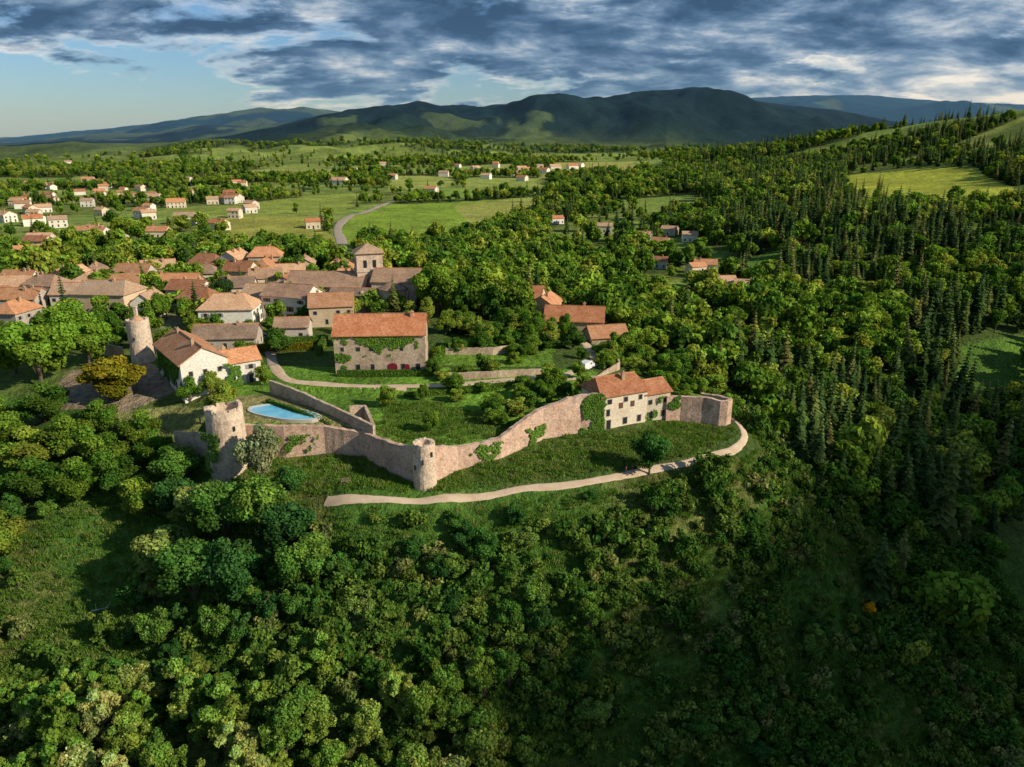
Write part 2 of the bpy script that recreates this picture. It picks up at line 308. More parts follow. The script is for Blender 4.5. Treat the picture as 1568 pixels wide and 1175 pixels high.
# ---------------------------------------------------------------- ribbons
def resample(P,step):
    out=[];P=[np.array(p,float) for p in P]
    for i in range(len(P)-1):
        k=max(1,int(np.linalg.norm(P[i+1][:2]-P[i][:2])/step))
        p0=P[max(i-1,0)];p1=P[i];p2=P[i+1];p3=P[min(i+2,len(P)-1)]
        for j in range(k):
            t=j/k
            out.append(.5*((2*p1)+(-p0+p2)*t+(2*p0-5*p1+4*p2-p3)*t*t+(-p0+3*p1-3*p2+p3)*t**3))
    out.append(P[-1]); return np.array(out)
def ribbon(name,P,w,mt_,off=.12,step=1.):
    c=resample(P,step); t=np.gradient(c,axis=0); t/=np.linalg.norm(t,axis=1)[:,None]+1e-9; nn=np.stack([-t[:,1],t[:,0]],-1)
    v=[];f=[];K_=6
    for i in range(len(c)):
        ww=w*(1+.10*math.sin(i*.37)+random.uniform(-.1,.1))
        for k in range(K_+1):
            s=(k/K_-.5)*ww; x=c[i,0]+nn[i,0]*s; y=c[i,1]+nn[i,1]*s
            v.append((x,y,g1(x,y)+off-(.2 if k in(0,K_) else 0)))
    for i in range(len(c)-1):
        for k in range(K_): a=i*(K_+1)+k; f.append((a,a+1,a+K_+2,a+K_+1))
    o=obj(name,mesh(name,v,f,[mt_],smooth=True)); return o
ribbon("gravel_path",path,1.8,M_path,.14)
ribbon("village_lane",lane,2.8,M_path,.12); ribbon("village_lane",lane2,3.,M_tar,.12)
ribbon("country_road",road,6,M_tar,.4,6)
# ---------------------------------------------------------------- ramparts
def rampart(name,P,mt_,th=1.,jag=.25,step=.7):
    c=[]
    for i in range(len(P)-1):
        a,b_=np.array(P[i],float),np.array(P[i+1],float); k=max(1,int(np.linalg.norm(b_[:2]-a[:2])/step))
        for j in range(k): c.append(a+(b_-a)*j/k)
    c.append(np.array(P[-1],float)); c=np.array(c); t=np.gradient(c[:,:2],axis=0); t/=np.linalg.norm(t,axis=1)[:,None]; nn=np.stack([-t[:,1],t[:,0]],-1)
    v=[];f=[];j0=0
    for i in range(len(c)):
        j0=.75*j0+random.uniform(-jag,jag)*.5; top=c[i,3]+j0
        zb=c[i,2]-2.5
        for k,(s,z) in enumerate(((-.5,zb),(-.47,(zb+top)/2),(-.42,top),(.42,top+random.uniform(-.05,.05)),(.5,zb))):
            s2=s*th+random.uniform(-.03,.03); v.append((c[i,0]+nn[i,0]*s2,c[i,1]+nn[i,1]*s2,z))
    for i in range(len(c)-1):
        for k in range(4): a=i*5+k; f.append((a,a+5,a+6,a+1))
    f.append((0,1,2,3,4)); e=(len(c)-1)*5; f.append((e+4,e+3,e+2,e+1,e))
    return obj(name,mesh(name,v,f,[mt_]))
rampart("rampart_wall",wallL,M_stone,1.1); rampart("rampart_wall",wallR,M_stone,1.1,.3); rampart("rampart_wall",wallE,M_stone,1.,.25)
rampart("terrace_wall",[(-53,152,5,9.6),(-51.2,150.8,5,9.5),(-43.2,144.5,4.5,9.2),(-34.7,137.2,4.5,8.5),(-26.5,130.5,4,7.6)],M_old,.7,.12)
rampart("terrace_wall",[(-33,139,4.5,8.4),(-30,140,4.5,8.2),(-26.5,130.5,4,7.6)],M_old,.7,.1)
rampart("garden_wall",[(-14.6,161.2,5,8.3),(-2.9,162.6,5,8.5),(8.3,164.8,5,8.3)],M_old,.5,.1)
rampart("garden_wall",[(-68,136.5,-1,4.0),(-60,133,-2,5.)],M_old,.6,.2)
rampart("garden_wall",[(12,160,5,7.2),(20,163,4,7.0),(27,176,4,6.6),(28,192,4,6.4)],M_old,.5,.15)
rampart("garden_wall",[(-20,181,6,8.6),(-5,182,6,8.6),(2,186,6,8.4)],M_old,.5,.15)
rampart("garden_wall",[(-108,183,5,10),(-98,177,5,10)],M_old,.6,.15); rampart("garden_wall",[(-86,173,5,9.4),(-82,170,5,9.4)],M_old,.6,.15)
def round_tower(name,x,y,z0,z1,r0,r1,mt_,jag=.2,parapet=False,slits=3,cap=None):
    e=empty(name,(x,y,0)); v=[];f=[];ns=36;nz=10
    for k in range(nz+1):
        t=k/nz; r=r0+(r1-r0)*t**.6
        for i in range(ns):
            a=2*math.pi*i/ns; z=z0+(z1-z0)*t+(random.uniform(-jag,jag) if k==nz else 0); rq=r+random.uniform(-.04,.04)
            v.append((rq*math.cos(a),rq*math.sin(a),z))
    for i in range(ns): 
        a=2*math.pi*i/ns; v.append(((r1-.7)*math.cos(a),(r1-.7)*math.sin(a),z1+random.uniform(-jag,jag)))
    for i in range(ns): 
        a=2*math.pi*i/ns; v.append(((r1-.75)*math.cos(a),(r1-.75)*math.sin(a),z1-1.1))
    for k in range(nz+2):
        for i in range(ns): f.append((k*ns+i,k*ns+(i+1)%ns,(k+1)*ns+(i+1)%ns,(k+1)*ns+i))
    f.append(tuple((nz+2)*ns+i for i in range(ns)))
    obj("shaft",mesh(name+"_shaft",v,f,[mt_]),e)
    mb=MB()
    for s in range(slits):
        a=-math.pi/2+(s-1)*.8; zz=z0+(z1-z0)*(.55+.12*s); n0=len(mb.v); mb.box(-.12,.12,-.2,.06,zz,zz+.9)
        ca_,sa_=math.cos(a-(-math.pi/2)),math.sin(a-(-math.pi/2))
        for i in range(n0,len(mb.v)):
            px,py,pz=mb.v[i]; py-=(r0+r1)/2-.02; mb.v[i]=(px*ca_-py*sa_,px*sa_+py*ca_,pz)
    obj("arrow_slits",mesh("slits",mb.v,mb.f,[M_glass]),e)
    if parapet:
        mb=MB()
        for i in range(9):
            if i in(2,6): continue
            a=2*math.pi*i/9+.2; hh=random.uniform(.3,.9); n0=len(mb.v); mb.box(-.75,.75,-.3,.3,z1-.3,z1+hh)
            for j in range(n0,len(mb.v)):
                px,py,pz=mb.v[j]; py-=r1-.4; mb.v[j]=(px*math.cos(a)-py*math.sin(a)+random.uniform(-.08,.08),px*math.sin(a)+py*math.cos(a),pz+random.uniform(-.15,.15)*(pz>z1))
        obj("merlons",mesh("merlons",mb.v,mb.f,[mt_]),e)
    if cap:
        mb=MB(); ns2=20
        vv=[((r1-.5)*math.cos(2*math.pi*i/ns2),(r1-.5)*math.sin(2*math.pi*i/ns2),z1-.8) for i in range(ns2)]+[(0,0,z1+1.4)]
        mb.add(vv,[(i,(i+1)%ns2,ns2) for i in range(ns2)]); obj("conical_roof",mesh("cone",mb.v,mb.f,[M_rf[1]]),e)
        mb=MB(); mb.box(-.35,.35,-.35,.35,z1+.8,z1+3); mb.box(-.5,.5,-.5,.5,z1+3,z1+3.2); obj("lantern",mesh("lant",mb.v,mb.f,[M_tower]),e)
    return e
round_tower("round_tower",-15.7,119.9,-2,8.7,2.2,1.95,M_tower,.12)
round_tower("ruined_round_tower",-54.6,129.6,-5,11.3,3.9,3.4,M_tower,.4,True)
round_tower("village_round_tower",-92,175,3,17.8,2.8,2.6,M_tower,.1,False,2,True)
# ---------------------------------------------------------------- houses
FOOT=[]
def house(x,y,L,W,h,rise,rot,wm,rm,hip=0,win=True,chim=1,shut=None,name="stone_house",z=None,par=None,floors=None):
    r=math.radians(rot); ux,uy=math.cos(r),math.sin(r)
    if z is None:
        z=min(g1(x+ux*a*L/2-uy*b_*W/2,y+uy*a*L/2+ux*b_*W/2) for a in(-1,0,1) for b_ in(-1,0,1)); z+=.2
    rf=math.hypot(L,W)/2*.85+1.; FOOT.append((x,y,rf))
    if y>330:
        for dd in (9,18,26): FOOT.append((x*(1-dd/math.hypot(x,y)),y*(1-dd/math.hypot(x,y)),rf*.7 if dd<20 or y>600 else 2))
    if par is None: e=empty(name,(x,y,z),r)
    else:
        e=empty("wing",(0,0,0),r-par.rotation_euler[2]); e.parent=par
        q=par.rotation_euler[2]; dx,dy=x-par.location.x,y-par.location.y
        e.location=(dx*math.cos(-q)-dy*math.sin(-q),dx*math.sin(-q)+dy*math.cos(-q),z-par.location.z)
    l,w_=L/2,W/2
    b0=-4; v=[(-l,-w_,b0),(l,-w_,b0),(l,w_,b0),(-l,w_,b0),(-l,-w_,h-.04),(l,-w_,h-.04),(l,w_,h-.04),(-l,w_,h-.04)]
    f=[(0,1,5,4),(2,3,7,6)]
    if hip<.5:
        v+=[(-l,0,h+rise-.06),(l,0,h+rise-.06)]; f+=[(3,0,4,8,7),(1,2,6,9,5)]
    else: f+=[(3,0,4,7),(1,2,6,5)]
    obj("walls",mesh("walls",v,f,[wm]),e)
    o_=.5; sl=rise/w_; ez=h-o_*sl; rx=l+o_-hip if hip>=.5 else l+.35; ex=l+o_ if hip>=.5 else l+.35
    top=[(-ex,-w_-o_,ez),(ex,-w_-o_,ez),(ex,w_+o_,ez),(-ex,w_+o_,ez),(-rx,0,h+rise),(rx,0,h+rise)]
    v=[(a,b_,c_+.2) for a,b_,c_ in top]+[(a,b_,c_) for a,b_,c_ in top]
    f=[(0,1,5,4),(2,3,4,5),(6,10,11,7),(8,11,10,9)]
    f+=[(1,2,5),(3,0,4),(7,11,8),(9,10,6)] if hip>=.5 else [(1,7,11,5),(5,11,8,2),(0,4,10,6),(4,3,9,10)]
    f+=[(0,6,7,1),(2,8,9,3)]
    if hip>=.5: f+=[(1,7,8,2),(3,9,6,0)]
    obj("roof",mesh("roof",v,f,[rm]),e)
    mb=MB(); mb.box(-rx,rx,-.14,.14,h+rise+.1,h+rise+.32); obj("ridge_tiles",mesh("ridge",mb.v,mb.f,[M_rf[0]]),e)
    if win:
        gl=MB();fr=MB();sh=MB(); fl=floors or max(1,int(h/2.8))
        for side,(ln,off) in enumerate(((L,w_),(L,w_),(W,l),(W,l))):
            nc=max(1,int(ln/3.1))
            for r_ in range(fl):
                for c_ in range(nc):
                    if random.random()<.22: continue
                    px=(c_+.5)/nc*ln-ln/2+random.uniform(-.3,.3); ww=random.choice((.45,.5,.4)); wh=.7 if r_<fl-1 or fl==1 else .5
                    zc=1.5+r_*(h-.6)/fl
                    if zc+wh+.1>h-.2: continue
                    if r_==0 and random.random()<.25: z0,z1=.0,2.2; 
                    else: z0,z1=zc-wh,zc+wh
                    for B,a,zz0,zz1,d0,d1 in ((fr,ww+.13,z0-.13,z1+.13,-.05,.04),(gl,ww,z0,z1,.0,.055)):
                        if side==0: B.box(px-a,px+a,-off-d1,-off-d0,zz0,zz1)
                        elif side==1: B.box(px-a,px+a,off+d0,off+d1,zz0,zz1)
                        elif side==2: B.box(off+d0,off+d1,px-a,px+a,zz0,zz1)
                        else: B.box(-off-d1,-off-d0,px-a,px+a,zz0,zz1)
                    if shut:
                        for sg in(-1,1):
                            s0=px+sg*(ww+.15); s1=px+sg*(ww*2+.15); s0,s1=min(s0,s1),max(s0,s1)
                            if side==0: sh.box(s0,s1,-off-.09,-off-.02,z0,z1)
                            elif side==2: sh.box(off+.02,off+.09,s0,s1,z0,z1)
        if gl.v: obj("windows",mesh("windows",gl.v,gl.f,[M_glass]),e); obj("window_surrounds",mesh("surr",fr.v,fr.f,[M_frame]),e)
        if sh.v: obj("shutters",mesh("shutters",sh.v,sh.f,[shut]),e)
    if chim:
        mb=MB()
        for i in range(chim):
            cx=random.choice((-1,1))*random.uniform(.3,.8)*(l-hip*.6-1); cy=random.uniform(-.4,.4)*w_; zt=h+rise+.7
            mb.box(cx-.4,cx+.4,cy-.3,cy+.3,h,zt); mb.box(cx-.48,cx+.48,cy-.38,cy+.38,zt,zt+.15)
            mb.box(cx-.15,cx+.15,cy-.15,cy+.15,zt+.15,zt+.5)
        obj("chimney",mesh("chimney",mb.v,mb.f,[M_rf[1]]),e)
    return e
P0,P1,P2,P3=M_pl; T0,T1,T2,T3=M_rf
man=house(-31.4,171,21.3,10.6,9.4,3.6,3,M_old,T3,0,True,2,None,"stone_manor",6.9,floors=2)
mb=MB()
def arch(mb,cx,w,h,y0,y1):
    pts=[(-w,0),(w,0)]+[(w*math.cos(a),h-w*.6+w*.6*math.sin(a)) for a in np.linspace(0,math.pi,9)]
    k=len(pts); mb.add([(cx+p,y0,q_) for p,q_ in pts]+[(cx+p,y1,q_) for p,q_ in pts],[tuple(range(k))]+[(i,(i+1)%k,k+(i+1)%k,k+i) for i in range(k)])
arch(mb,2.8,1.1,2.4,-5.42,-5.25); arch(mb,6.2,.6,2.1,-5.42,-5.25); obj("arched_doors",mesh("doors",mb.v,mb.f,[M_red]),man)
cas=house(21.4,144.6,11,8.2,7.6,2.5,25,P0,T3,1.2,True,1,None,"rampart_house",3,floors=3)
house(29.2,147.8,6.4,6.8,6.4,1.7,25,P0,T3,0,True,0,None,z=3,par=cas,floors=2)
mb=MB(); 
for px in (-.9,1.9): mb.box(px-.45,px+.45,-4.2,-4.12,4.4,5.6)
obj("shutters",mesh("sh",mb.v,mb.f,[M_shut[0]]),cas)
wh=house(-73.8,161.2,21.5,10,7.2,3.0,128,P1,T0,0,True,2,M_shut[1],"white_house",6.6,floors=2)
house(-63.2,160.5,9,6.5,5.6,2,35,P1,T0,0,True,1,M_shut[1],z=6.6,par=wh,floors=2)
house(-82,209,15,11,5.8,3.4,4,P1,T1,4,True,1,M_shut[1],"village_house",floors=2)
house(-75,187,16,8,3.6,2.6,6,P3,T2,0,True,1,None,"barn")
house(-66,217,15,10,7.4,2.8,-18,P1,T2,0,True,1,M_shut[0],"village_house",floors=3)
house(-53,211,12.5,10,6,2.8,12,P2,T0,0,True,1,None,"village_house",floors=2)
house(-60,195,9,6,4,1.8,5,P3,T2,0,True,0,None,"barn")
house(3,242,15,10,5.6,3,-12,P2,T3,0,True,1,None,"village_house"); house(11,233,10,8,4.6,2.5,70,P2,T0,0,True,1,None,"village_house")
house(19.5,222,18,11,5.2,3.4,-8,P2,T3,0,True,1,None,"village_house"); house(27,204,11,8,4.4,2.4,12,M_old,T0,0,True,0,None,"barn")
house(-6,252,9,7,5,2.2,10,P2,T1,0,True,1,None,"village_house")
ch=house(-60,240,26,13,6.5,3.6,-4,M_old,T2,0,True,0,None,"village_church",8,floors=1)
house(-37,237,15,12,8.4,3.2,-4,M_tower,T2,0,True,0,None,z=8,par=ch,floors=1)
house(-50,232,16,5,4.5,1.6,-4,M_old,T2,0,True,0,None,z=8,par=ch,floors=1)
def child(name,me,par,wx,wy,wz,rot=0):
    o=obj(name,me,par); q=par.rotation_euler[2]; dx,dy=wx-par.location.x,wy-par.location.y
    o.location=(dx*math.cos(-q)-dy*math.sin(-q),dx*math.sin(-q)+dy*math.cos(-q),wz-par.location.z); o.rotation_euler=(0,0,rot-q); return o
mb=MB(); mb.box(-4.2,4.2,-4.2,4.2,0,16.3); mb.box(-4.4,4.4,-4.4,4.4,10.4,10.7); mb.box(-4.4,4.4,-4.4,4.4,16,16.35)
child("bell_tower",mesh("tw",mb.v,mb.f,[M_tower]),ch,-47.5,242,8,.3)
mb=MB(); mb.add([(-4.9,-4.9,16.35),(4.9,-4.9,16.35),(4.9,4.9,16.35),(-4.9,4.9,16.35),(0,0,19.3)],[(0,1,4),(1,2,4),(2,3,4),(3,0,4),(0,3,2,1)]); child("pyramid_roof",mesh("pyr",mb.v,mb.f,[T1]),ch,-47.5,242,8,.3)
mb=MB()
for s in (-1.5,1.5):
    z0,z1=11.8,14.2
    mb.box(s-.55,s+.55,-4.28,-4.1,z0,z1); mb.box(s-.55,s+.55,4.1,4.28,z0,z1); mb.box(4.1,4.28,s-.55,s+.55,z0,z1); mb.box(-4.28,-4.1,s-.55,s+.55,z0,z1)
child("belfry_openings",mesh("bel",mb.v,mb.f,[M_glass]),ch,-47.5,242,8,.3)
def lathe(mb,pr,ns=16):
    v=[(r*math.cos(2*math.pi*i/ns),r*math.sin(2*math.pi*i/ns),z) for r,z in pr for i in range(ns)]
    mb.add(v,[(k*ns+i,k*ns+(i+1)%ns,(k+1)*ns+(i+1)%ns,(k+1)*ns+i) for k in range(len(pr)-1) for i in range(ns)])
mb=MB(); lathe(mb,[(4.4,-3),(4.4,6.5),(4.3,6.6)]); child("apse",mesh("apse",mb.v,mb.f,[M_tower]),ch,-38,230.5,8)
mb=MB(); lathe(mb,[(4.8,6.4),(4.8,6.6),(.05,9)]); child("apse_roof",mesh("apser",mb.v,mb.f,[T2]),ch,-38,230.5,8)
mb=MB()
for i in range(-1,5): mb.box(-7.5+i*3.6,-6.8+i*3.6,-.9,.9,-2,5.6)
child("buttresses",mesh("but",mb.v,mb.f,[M_tower]),ch,-37,230.2,8)
town=[(-155,228,16,10,7,5),(-158,247,14,10,8,-10),(-160,264,15,10,8,80),(-124.5,223,18,13,9,-10),(-181,268,14,10,7,0),(-142,275,13,9,7,-10),(-118,254,18,9,6,3),(-115,272,13,9,7,5),(-124,298,13,9,8,0),(-112,296,12,10,10,85),(-100,298,13,10,11,0),(-101,272,12,9,8,-20),(-88,260,13,9,7,12),(-77,250,12,9,6,80),(-92,243,12,8,6,0),(-106,238,13,9,6,-15),(-132,246,12,9,7,10),(-146,252,11,9,8,85),(-172,250,13,9,7,0),(-194,256,13,10,7,10),(-96,286,12,9,8,80),(-84,277,12,9,7,10),(-98,226,12,8,5.5,0),(-112,222,11,8,5,85),(-140,232,13,9,7,-5),(-170,234,14,10,7,10),(-185,240,13,10,7,80),(-190,222,14,10,7,0),(-172,215,14,10,6.5,5)]
pts=[(a[0],a[1]) for a in town]
for a in town: house(a[0],a[1],a[2]*random.uniform(.8,1),a[3]*.92,a[4]*.9,random.uniform(2.2,3.2),a[5]+random.uniform(-10,10),random.choice((P0,P0,P1,P1,P2,P3)),random.choice((T0,T0,T0,T1,T1,T2,T3)),random.choice((0,0,0,3)),True,random.choice((1,2)),random.choice((None,)+tuple(M_shut)),"village_house")
for k in range(500):
    x,y=random.uniform(-230,-62),random.uniform(212,318)
    if not inpoly(np.array([x]),np.array([y]),TOWN)[0]: continue
    if any(math.hypot(x-a,y-b_)<(13.5) for a,b_ in pts) or math.hypot(x+60,y-240)<20 or math.hypot(x+70,y-212)<15 or math.hypot(x+97,y-238)<8 or math.hypot(x+82,y-209)<15 or random.random()<.68: continue
    pts.append((x,y)); house(x,y,random.uniform(9,14),random.uniform(7,9),random.uniform(5,7),2.6,random.choice((0,90))+random.uniform(-20,20),random.choice((P0,P0,P1,P2,P3)),random.choice((T0,T0,T0,T1,T1,T2)),random.choice((0,0,3)),True,1,random.choice((None,)+tuple(M_shut)),"village_house")
far=[(-377,556,14),(-366,768,16),(-310,693,16),(-286,768,20),(-234,534,14),(-142,530,10),(-228,427,11),(-259,1137,24),(-99,921,16),(7,1454,20),(94,1669,24),(113,532,11),(97,482,11),(51,436,11),(102,352,12),(105,397,12),(89,330,11),(92,515,10),(120,500,10),(111,345,10),(97,385,9),(83,415,10),(62,1500,22),(30,1560,20),(130,1640,22),(-30,1500,20),(20,1620,22),(150,1720,22),(60,1700,20),(36,600,10),(70,560,11)]
for k in range(52):
    y=random.uniform(440,1150); x=-y*random.uniform(.34,.66)
    far.append((x,y,random.uniform(9,14)))
for k in range(22):
    y=random.uniform(1150,2000); far.append((y*random.uniform(-.6,.14),y,random.uniform(13,18)))
for k in range(12): far.append((random.uniform(-300,-205),random.uniform(300,470),random.uniform(10,13)))
for x,y,L in far: house(x,y,L,L*.68,random.uniform(4.5,6)*(1 if y<1000 else 1.2),L*.18,random.uniform(-40,40),random.choice((P0,P1,P1)),random.choice((T0,T3,T1)),0,y<800,1,None,"country_house")
# ---------------------------------------------------------------- foliage prototypes
def ico(r=1.):
    t=(1+5**.5)/2
    v=np.array([(-1,t,0),(1,t,0),(-1,-t,0),(1,-t,0),(0,-1,t),(0,1,t),(0,-1,-t),(0,1,-t),(t,0,-1),(t,0,1),(-t,0,-1),(-t,0,1)],float)
    v/=np.linalg.norm(v[0]); f=[(0,11,5),(0,5,1),(0,1,7),(0,7,10),(0,10,11),(1,5,9),(5,11,4),(11,10,2),(10,7,6),(7,1,8),(3,9,4),(3,4,2),(3,2,6),(3,6,8),(3,8,9),(4,9,5),(2,4,11),(6,2,10),(8,6,7),(9,8,1)]
    return v*r,f
def cyl(mb,p,q,r0,r1,ns=6):
    p,q=np.array(p,float),np.array(q,float); d=q-p; d/=np.linalg.norm(d)+1e-9; a=np.cross(d,(0.3,.9,.1)); a/=np.linalg.norm(a); b_=np.cross(d,a)
    v=[tuple(c+(a*math.cos(2*math.pi*i/ns)+b_*math.sin(2*math.pi*i/ns))*r) for c,r in((p,r0),(q,r1)) for i in range(ns)]
    mb.add(v,[(i,(i+1)%ns,ns+(i+1)%ns,ns+i) for i in range(ns)])
def leafquads(c,nrm,size,r):
    n_=len(c); rd=r.normal(size=(n_,3)); a=np.cross(nrm,rd); a/=np.linalg.norm(a,axis=1)[:,None]+1e-9; b_=np.cross(nrm,a)
    s=size*(.6+.8*r.random((n_,1))); a=a*s; b_=b_*s*.75
    return np.stack([c-a-b_*.3,c+b_,c+a+b_*.2,c-b_],1).reshape(-1,3)
def build(name,lv,lt,mb,cores,leaf):
    nl=len(lv)//4; v=[tuple(p) for p in lv]; f=[(4*i,4*i+1,4*i+2,4*i+3) for i in range(nl)]
    tint=[tuple(t)+(1.,) for t in np.repeat(lt,4,axis=0)]; mi=[0]*nl
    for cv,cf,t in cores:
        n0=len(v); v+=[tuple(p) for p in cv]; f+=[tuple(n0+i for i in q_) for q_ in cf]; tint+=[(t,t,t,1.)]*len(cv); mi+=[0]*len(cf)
    n0=len(v); v+=mb.v; f+=[tuple(n0+i for i in q_) for q_ in mb.f]; tint+=[(1,1,1,1)]*len(mb.v); mi+=[1]*len(mb.f)
    me=mesh(name,v,f,[leaf,M_bark],mi); ca=me.color_attributes.new("tint",'FLOAT_COLOR','POINT'); ca.data.foreach_set("color",np.array(tint,float).ravel()); return me
def broad(name,seed,H,R,ncl,nleaf,ls,leaf,base=.3,blos=0.,clr=(.24,.42)):
    r=np.random.default_rng(seed); mb=MB(); ch_=H*base; hz=(H-ch_)/2; cz=ch_+hz
    cl=[]
    for i in range(ncl):
        u=r.normal(size=3); u/=np.linalg.norm(u); k=r.random()**.4*.82; p=u*k; rad=R*r.uniform(*clr)
        cl.append((p[0]*R,p[1]*R,cz+p[2]*hz*.9,rad))
    cl.append((0,0,cz,R*.45))
    if H>3:
        cyl(mb,(0,0,-1.5),(R*.03,0,ch_*1.1),H*.03,H*.02,7); cyl(mb,(R*.03,0,ch_*1.1),(0,R*.05,cz),H*.02,H*.01,6)
        for c_ in cl[:8]: cyl(mb,(R*.02,0,ch_*r.uniform(.8,1.3)),c_[:3],H*.011,H*.003,5)
    lv=[];lt=[];cores=[]; tot=sum(c_[3]**2 for c_ in cl)
    for c_ in cl:
        k=int(nleaf*c_[3]**2/tot)+3; u=r.normal(size=(k,3)); u/=np.linalg.norm(u,axis=1)[:,None]
        rr_=c_[3]*(.70+.52*r.random((k,1))); p=np.array(c_[:3])+u*rr_*np.array([1,1,.85])
        nn=u*.75+r.normal(size=(k,3))*.5+np.array([0,0,.25]); nn/=np.linalg.norm(nn,axis=1)[:,None]
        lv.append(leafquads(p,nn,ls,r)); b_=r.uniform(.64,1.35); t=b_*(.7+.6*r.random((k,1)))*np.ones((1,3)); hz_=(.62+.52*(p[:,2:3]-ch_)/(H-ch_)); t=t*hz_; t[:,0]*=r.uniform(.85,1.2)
        if blos: 
            s_=(r.random(k)<blos)&(u[:,2]>.1); t[s_]=np.array([2.6,1.9,3.4])
        lt.append(t)
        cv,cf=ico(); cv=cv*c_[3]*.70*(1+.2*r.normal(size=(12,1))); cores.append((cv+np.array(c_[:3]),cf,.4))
    return build(name,np.concatenate(lv),np.concatenate(lt),mb,cores,leaf)
def conif(name,seed,H,R,tiers,nb,leaf):
    r=np.random.default_rng(seed); mb=MB(); cyl(mb,(0,0,-1.5),(0,0,H*.97),H*.016,H*.003,6)
    lv=[];lt=[]; b0=H*r.uniform(.06,.2)
    for k in range(tiers):
        t=k/(tiers-1); z=b0+(H-b0)*t; rad=R*(1-t)**.75*r.uniform(.75,1.15)+.15
        n_=max(4,int(nb*(1-t*.5)))
        for i in range(n_):
            a=2*math.pi*(i+r.random()*.8)/n_; L=rad*r.uniform(.65,1.2); d=np.array([math.cos(a),math.sin(a),0]); s=np.array([-math.sin(a),math.cos(a),0])
            w=L*.34+.15; dz=L*.38+.2
            p0=np.array([0,0,z+.25]); p1=d*L*.6+s*w+np.array([0,0,z-dz*.35]); p2=d*L+np.array([0,0,z-dz]); p3=d*L*.6-s*w+np.array([0,0,z-dz*.45])
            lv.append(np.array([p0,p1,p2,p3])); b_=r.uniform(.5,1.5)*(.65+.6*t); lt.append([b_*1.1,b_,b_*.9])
    return build(name,np.concatenate(lv),np.array(lt),mb,[],leaf)
def tuft(name,seed,R,n_,hh):
    r=np.random.default_rng(seed); a=r.uniform(0,6.28,n_); d=R*np.sqrt(r.random(n_)); c_=np.stack([d*np.cos(a),d*np.sin(a),r.uniform(.0,.25,n_)],-1)
    th=r.uniform(0,6.28,n_); w=r.uniform(.04,.10,n_); h=r.uniform(.4,1,n_)*hh; s=np.stack([np.cos(th)*w,np.sin(th)*w,0*w],-1); ln=r.normal(0,.35,(n_,3))*h[:,None]; ln[:,2]=h
    lv=np.stack([c_-s,c_+s,c_+s*.3+ln,c_-s*.3+ln],1).reshape(-1,3); return build(name,lv,(.6+.8*r.random((n_,1)))*np.ones((1,3)),MB(),[],L_grass)
def coll(name,ms):
    c_=bpy.data.collections.new(name)
    for i,m_ in enumerate(ms): c_.objects.link(bpy.data.objects.new(m_.name,m_))
    return c_
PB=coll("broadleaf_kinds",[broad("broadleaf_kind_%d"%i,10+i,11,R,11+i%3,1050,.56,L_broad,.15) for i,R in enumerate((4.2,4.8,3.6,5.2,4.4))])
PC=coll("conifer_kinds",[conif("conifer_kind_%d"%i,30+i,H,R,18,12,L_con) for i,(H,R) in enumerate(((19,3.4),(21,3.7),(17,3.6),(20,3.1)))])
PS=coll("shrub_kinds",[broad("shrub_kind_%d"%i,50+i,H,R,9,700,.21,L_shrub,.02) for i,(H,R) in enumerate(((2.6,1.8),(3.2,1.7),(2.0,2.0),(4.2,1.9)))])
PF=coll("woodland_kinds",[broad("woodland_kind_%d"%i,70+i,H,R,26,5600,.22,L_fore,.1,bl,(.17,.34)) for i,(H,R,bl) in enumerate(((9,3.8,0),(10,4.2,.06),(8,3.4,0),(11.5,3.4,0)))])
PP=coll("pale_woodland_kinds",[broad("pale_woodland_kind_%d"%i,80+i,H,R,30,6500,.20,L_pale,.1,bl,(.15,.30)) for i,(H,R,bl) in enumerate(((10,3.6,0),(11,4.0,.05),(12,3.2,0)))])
PG=coll("grass_kinds",[tuft("grass_kind_%d"%i,90+i,1.1,120,h_) for i,h_ in enumerate((.35,.5,.28))])
